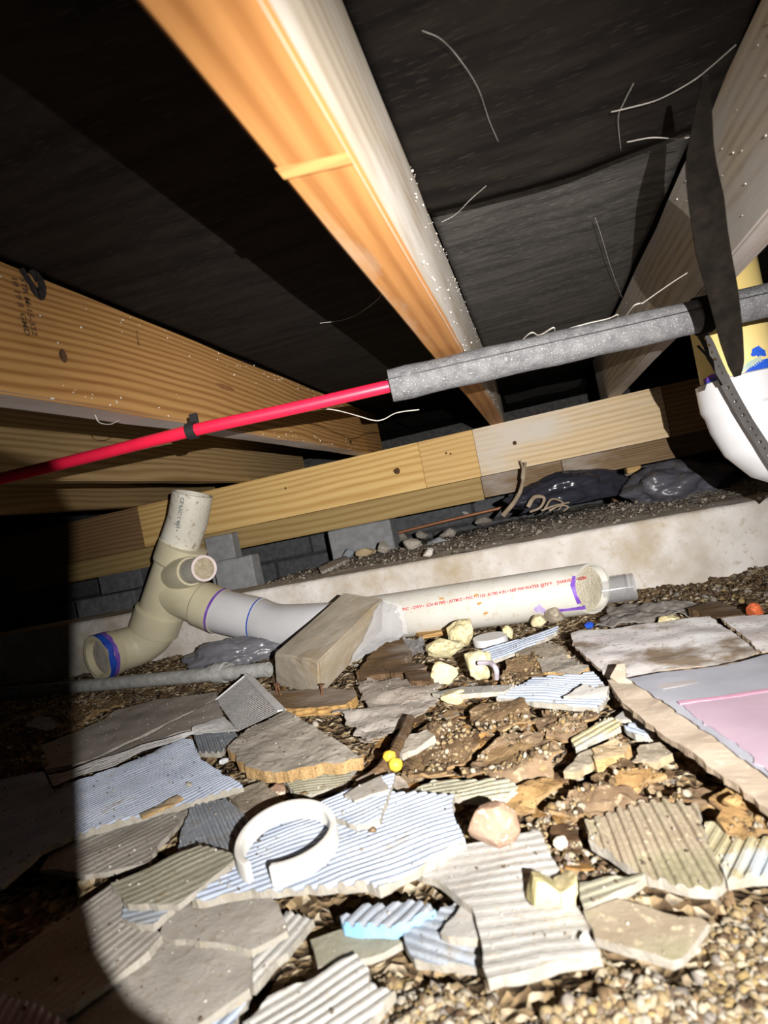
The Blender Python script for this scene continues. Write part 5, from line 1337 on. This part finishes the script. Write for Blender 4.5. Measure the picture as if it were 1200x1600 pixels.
twig([(786, 806), (803, 785), (815, 762), (821, 722)], 1.72, .0075, 'tall forked dry twig standing behind the footing')
twig([(816, 748), (817, 732), (813, 719)], 1.72, .004, 'short dark side shoot beside the tall twig')
twig([(825, 792), (835, 777), (850, 778), (845, 792), (828, 800)], 1.72, .006, 'curled root loop right of the tall twig')
for k, pix in enumerate([[(850, 797), (862, 780), (880, 786), (872, 797)], [(858, 798), (875, 790), (888, 792), (880, 799)], [(846, 798), (866, 790), (890, 785)]]):
    twig(pix, 1.72, .003, ['thin root tangle beside the black bag, uppermost strand', 'thin root tangle beside the black bag, right loop', 'thin root tangle beside the black bag, straight strand'][k])
def crate(name, lab, x0p, x1p, yt, y, ztop_px, zb_, dep, mat, cat='block'):
    a = ony(x0p, yt, y); b_ = ony(x1p, yt, y); zt = ony((x0p+x1p)/2, ztop_px, y)[2]
    bm = bmesh.new(); bmesh.ops.create_cube(bm, size=1)
    L = abs(b_[0]-a[0]); hh = zt-zb_
    for v in bm.verts: v.co = Vector((v.co.x*L, v.co.y*dep, (v.co.z+.5)*hh))
    bmesh.ops.bevel(bm, geom=bm.edges[:], offset=.004, segments=1, affect='EDGES')
    bmesh.ops.subdivide_edges(bm, edges=bm.edges[:], cuts=3, use_grid_fill=True)
    for v in bm.verts: v.co += mnoise.noise_vector(v.co*30)*.0015
    o = bm_obj(name, bm, mat); o.location = ((a[0]+b_[0])/2, y+dep/2, zb_)
    return tag(o, lab, cat, 'loose concrete blocks under the girder')
BLK2 = grit('pale_block', (.27, .275, .285), (.35, .355, .365), scale=50, bs=.5)
crate('concrete_block', 'long grey concrete block under the girder behind the rubble', 513, 614, 840, 2.10, 820, .10, .10, BLK2)
crate('concrete_block', 'grey concrete block right of the small side inlet', 336, 398, 900, 1.75, 872, .02, .06, BLK2)
crate('concrete_block', 'taller grey block behind the small side inlet, below the girder', 322, 366, 860, 1.86, 836, .0, .05, BLK2)
crate('concrete_block', 'dim concrete block left of the cream fitting below the girder', 150, 218, 890, 1.95, 872, -.01, .12, BLK)
crate('concrete_block', 'dim flat block low at the left of the cream fitting', 120, 215, 955, 1.75, 930, -.03, .12, BLK)
crate('wood_offcut', 'small pale wood offcut beneath the back beam near the bags', 978, 1002, 728, 2.15, 722, .16, .06, W_GIRD2, 'wood')['group'] = 'wood scraps by the bags'
crate('wood_offcut', 'flat grey plank end beneath the back beam near the bags', 950, 1035, 742, 2.1, 738, .16, .07, W_OLD, 'wood')['group'] = 'wood scraps by the bags'

# ------------------------------------------------------------------ cobweb and threads
WEB = plain('dusty_web', (.42, .39, .35), .9)
def strand(pix, r, lab, surf=None):
    P = spline([surf(px, py) for px, py in pix], 6); r = r*(.7 if 'string' in lab or 'thread' in lab else .25)
    tag(tube('cobweb_strand', P, r, WEB, None, 5, rough=.5), lab, 'cobweb', 'cobweb strands')
zc = lambda px, py: onz(px, py, ZC-.004)
strand([(660, 48), (690, 62), (720, 95), (748, 140), (765, 190), (785, 235), (804, 277)], .0006, 'long curved cobweb strand on the dark underlay right of the centre joist', zc)
strand([(955, 175), (985, 168), (1030, 155), (1080, 128), (1110, 105), (1150, 70)], .0012, 'dusty cobweb strand sagging to the right joist near the strap top', lambda a, b: onz(a, b, ZC-.012))
strand([(990, 130), (975, 160), (966, 185), (970, 235)], .0008, 'short kinked cobweb strand hanging at the drooping underlay edge', lambda a, b: onz(a, b, ZC-.012))
strand([(690, 347), (712, 335), (735, 312), (760, 290)], .0008, 'cobweb strand from the centre joist to the drooping underlay edge', lambda a, b: onz(a, b, ZC-.02))
strand([(930, 340), (940, 370), (955, 420), (972, 465)], .0006, 'fine cobweb thread on the dusty grey underlay', zc)
strand([(500, 505), (535, 500), (560, 490), (590, 468), (600, 452)], .0006, 'cobweb thread in the shadow left of the centre joist', zc)
strand([(980, 222), (1020, 215), (1060, 217), (1085, 213)], .0016, 'thick dusty web patch beside the black strap', lambda a, b: onz(a, b, ZC-.03))
fz_ = lambda a, b: onz(a, b, .4605)
strand([(812, 535), (830, 520), (843, 524), (865, 512), (868, 520), (890, 513), (920, 505), (950, 498), (966, 492), (962, 506), (975, 498), (990, 478), (1005, 473)], .0012, 'white string lying along the top of the foam sleeve', fz_)
strand([(1005, 473), (1060, 435), (1110, 405), (1140, 384)], .0005, 'tight web thread from the foam sleeve up to the strap', lambda a, b: ony(a, b, .72))
strand([(480, 638), (520, 640), (560, 650), (585, 657), (600, 655), (620, 645), (655, 640)], .0009, 'loose white thread hanging below the end of the foam sleeve', lambda a, b: ony(a, b, .80))
strand([(148, 648), (155, 660), (172, 663), (186, 657)], .0009, 'small white thread loop under the stamped joist', lambda a, b: onx(a, b, -.485))

# ------------------------------------------------------------------ loose grains and litter
rs = np.random.RandomState(11)
def world_poly(pix): return [tuple(onz(px, py, 0)[:2]) for px, py in pix]
def sample(poly, n):
    pa = np.array(poly); out = []
    while len(out) < n:
        q_ = rs.uniform(pa.min(0), pa.max(0), (n*3, 2)); k = inpoly(q_[:, 0], q_[:, 1], poly); out += list(q_[k])
    return np.array(out[:n])
PAL = .66*np.array([(.62, .52, .36), (.48, .36, .2), (.3, .2, .11), (.16, .1, .06), (.7, .64, .52), (.42, .37, .32), (.55, .4, .18), (.24, .18, .13)])
def tone(n, w=None): 
    i = rs.choice(len(PAL), n, p=w); return np.clip(PAL[i]*rs.uniform(.75, 1.2, (n, 1)), 0, .85)
def grains(name, lab, poly, n, smin, smax, w=None, seed=0, sub=1, avoid=True):
    XY = sample(poly, n)
    if avoid:
        keep = np.ones(len(XY), bool)
        for fp, c, t in FOOT:
            ins = inpoly(XY[:, 0], XY[:, 1], fp); keep &= ~(ins & (rs.rand(len(XY)) > .0))
        XY = XY[keep]
    S = smin+(smax-smin)*rs.rand(len(XY))**2.5
    Z = np.array([gz(x, y) for x, y in XY])+S*.45
    o = scatter(name, np.column_stack([XY, Z]), S, tone(len(XY), w), ATT, seed, sub, .7)
    o['kind'] = 'stuff'; return tag(o, lab, 'gravel')
w1 = np.array([.24, .2, .12, .1, .12, .08, .1, .04]); w1 /= w1.sum()
grains('gravel', 'tan and brown gravel at the lower right corner', world_poly([(380, 1700), (560, 1520), (760, 1530), (940, 1490), (1060, 1500), (1120, 1400), (1260, 1360), (1260, 1700)]), 19000, .0006, .0036, w1, 1, 1)
grains('gravel', 'mixed gravel between the flakes at centre right', world_poly([(640, 1400), (740, 1250), (850, 1160), (900, 1100), (1000, 1150), (1240, 1290), (1240, 1400), (1000, 1500)]), 9000, .0006, .0036, w1, 2, 1)
w2 = np.array([.12, .12, .22, .25, .06, .1, .05, .08]); w2 /= w2.sum()
grains('crumbs', 'brown crumbs scattered over the whole dirt floor', [(-1.6, .2), (.9, .2), (.9, 1.43), (-1.6, 1.43)], 9000, .0007, .0045, w2, 3, 1)
w3 = np.array([.05, .06, .2, .36, .04, .16, .03, .1]); w3 /= w3.sum()
grains('gravel', 'dark gravel at the foot of the footing on the right', [(.12, 1.22), (.9, 1.1), (.9, 1.44), (.12, 1.44)], 2600, .001, .006, w3, 4, 1)
# dust and chips lying on the slabs
DP = []; DS = []; DC_ = []; CP_ = []; CS_ = []; CC_ = []
GT = np.array([(.6, .57, .5), (.35, .3, .24), (.12, .09, .06)])
CT = .78*np.array([(.50, .40, .25), (.40, .27, .12), (.20, .13, .07), (.58, .5, .38), (.12, .08, .05), (.42, .30, .16)])
for i, ((poly, c, t), row) in enumerate(zip(FOOT[:len(PIECES)], PIECES)):
    ar = abs(sum(poly[k][0]*poly[(k+1) % len(poly)][1]-poly[(k+1) % len(poly)][0]*poly[k][1] for k in range(len(poly))))/2
    soft = row[5] in SOFT and 'felt' not in row[5]
    n = int(ar*(70000 if soft else 9000))
    if n < 1: continue
    sc_, sz, sf, sth = SURF[i+1]
    for x, y in sample(poly, n):
        lx, ly = x-sc_[0], y-sc_[1]
        z_ = sz+sf(lx, ly)+sth+((row[6][5]*1.1) if row[6] else 0)
        if soft:
            if mnoise.noise(Vector((x*30, y*30, 4))) < .02: continue
            s_ = .0006+.0026*rs.rand()**2.5; CP_.append((x, y, z_+s_*.4)); CS_.append(s_); CC_.append(CT[rs.randint(6)]*rs.uniform(.7, 1.2))
        else:
            s_ = .0003+.0010*rs.rand()**4; DP.append((x, y, z_+s_*.3)); DS.append(s_); DC_.append(GT[rs.randint(3)])
o = scatter('dust_grains', DP, DS, DC_, ATT, 5); o['kind'] = 'stuff'; tag(o, 'fine grit sprinkled on the grey and blue slabs', 'grit')
o = scatter('crumbs', CP_, CS_, CC_, ATT, 15); o['kind'] = 'stuff'; tag(o, 'tan crumbs heaped on the rotted brown sheets', 'crumbs')
# grains on the earth behind the footing
q_ = np.column_stack([rs.uniform(-.85, .9, 5200), LY+.05+rs.rand(5200)**1.5*.65]); S = .0008+.005*rs.rand(5200)**7
o = scatter('gravel', np.column_stack([q_, earth_h(q_[:, 0], q_[:, 1])+S*.4]), S, np.clip(np.array([.34, .295, .245])*rs.uniform(.75, 1.35, (5200, 1)), 0, .8), ATT, 6); o['kind'] = 'stuff'
tag(o, 'grey grains and crumbs on the earth behind the footing', 'gravel')
# torn paper and leaf litter
def litter(name, lab, poly, n, smin, smax, pal, seed):
    XY = sample(poly, n); keep = np.ones(n, bool)
    for (fp, c, t), row in zip(FOOT, PIECES+PANELS):
        if row[5] not in SOFT: keep &= ~inpoly(XY[:, 0], XY[:, 1], fp)
    XY = XY[keep]; V = []; Fc = []; C_ = []
    for i, (x, y) in enumerate(XY):
        s = smin+(smax-smin)*rs.rand()**2; k = rs.randint(6, 9); b = len(V); ang = rs.rand()*6.28; el_ = rs.uniform(.4, 1)
        tx, ty = rs.uniform(-.30, .30, 2); z0 = gz(x, y)+.003+abs(tx)*s*.4; cu = rs.uniform(-.25, .35)
        cl_ = pal[rs.randint(len(pal))]*rs.uniform(.7, 1.25)
        for lay in (0, -.0014):
            V.append((x, y, z0+lay)); C_.append(cl_)
            for j in range(k):
                a = 6.283*j/k; r = s*rs.uniform(.65, 1.1) if lay == 0 else None
                if lay == 0:
                    px_ = r*math.cos(a); py_ = r*math.sin(a)*el_
                    dx = px_*math.cos(ang)-py_*math.sin(ang); dy = px_*math.sin(ang)+py_*math.cos(ang)
                    V.append((x+dx, y+dy, z0+tx*dx+ty*dy+cu*px_*px_/s)); C_.append(cl_*rs.uniform(.8, 1.3))
                else:
                    p = V[b+1+j]; V.append((p[0], p[1], p[2]-.0014)); C_.append(cl_*.9)
        for j in range(k):
            j2 = (j+1) % k
            Fc.append((b, b+1+j, b+1+j2)); Fc.append((b+k+1, b+k+2+j2, b+k+2+j)); Fc.append((b+1+j, b+k+2+j, b+k+2+j2, b+1+j2))
    o = mesh_obj(name, V, Fc, attr_mat('litter_tone', bs=.8, scale=90, bd=.003))
    at = o.data.attributes.new('tone', 'FLOAT_COLOR', 'POINT')
    at.data.foreach_set('color', np.concatenate([np.clip(np.array(C_), 0, .8), np.ones((len(C_), 1))], 1).ravel().astype(np.float32))
    o['kind'] = 'stuff'; return tag(o, lab, 'litter')
BR = np.array([(.2, .125, .065), (.12, .07, .035), (.3, .2, .11), (.42, .31, .19), (.34, .29, .24), (.36, .2, .07)])
litter('litter', 'rotted brown paper and leaf litter across the middle ground', world_poly([(560, 1240), (560, 1120), (700, 1060), (880, 1010), (1000, 1120), (1220, 1270), (1220, 1400), (900, 1390), (820, 1240), (700, 1240)]), 1500, .004, .018, BR, 1)
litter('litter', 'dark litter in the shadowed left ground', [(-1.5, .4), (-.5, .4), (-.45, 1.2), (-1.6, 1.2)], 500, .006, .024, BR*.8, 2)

# ------------------------------------------------------------------ added shadow blocker, unseen behind the lens, shaped to shade the left side
prof = [(-.17, -.34), (-.17, .0425), (.010, .0425), (.0215, .0395), (.0256, .032), (.0256, -.0225), (.0272, -.029), (.0310, -.0345), (.0372, -.038), (.048, -.046), (.050, -.34)]
bp = CAM-FWD*.030
V = [bp+RGT*a+UPV*b_ for a, b_ in prof]; n = len(V); V += [v-FWD*.008 for v in V]
o = mesh_obj('added_shade_board', V, [tuple(range(n)), tuple(range(n, 2*n))[::-1]]+[(k, n+k, n+(k+1) % n, (k+1) % n) for k in range(n)], W_BLOCKER)
tag(o, 'added unseen board just behind the viewpoint that shades the left side', 'board')
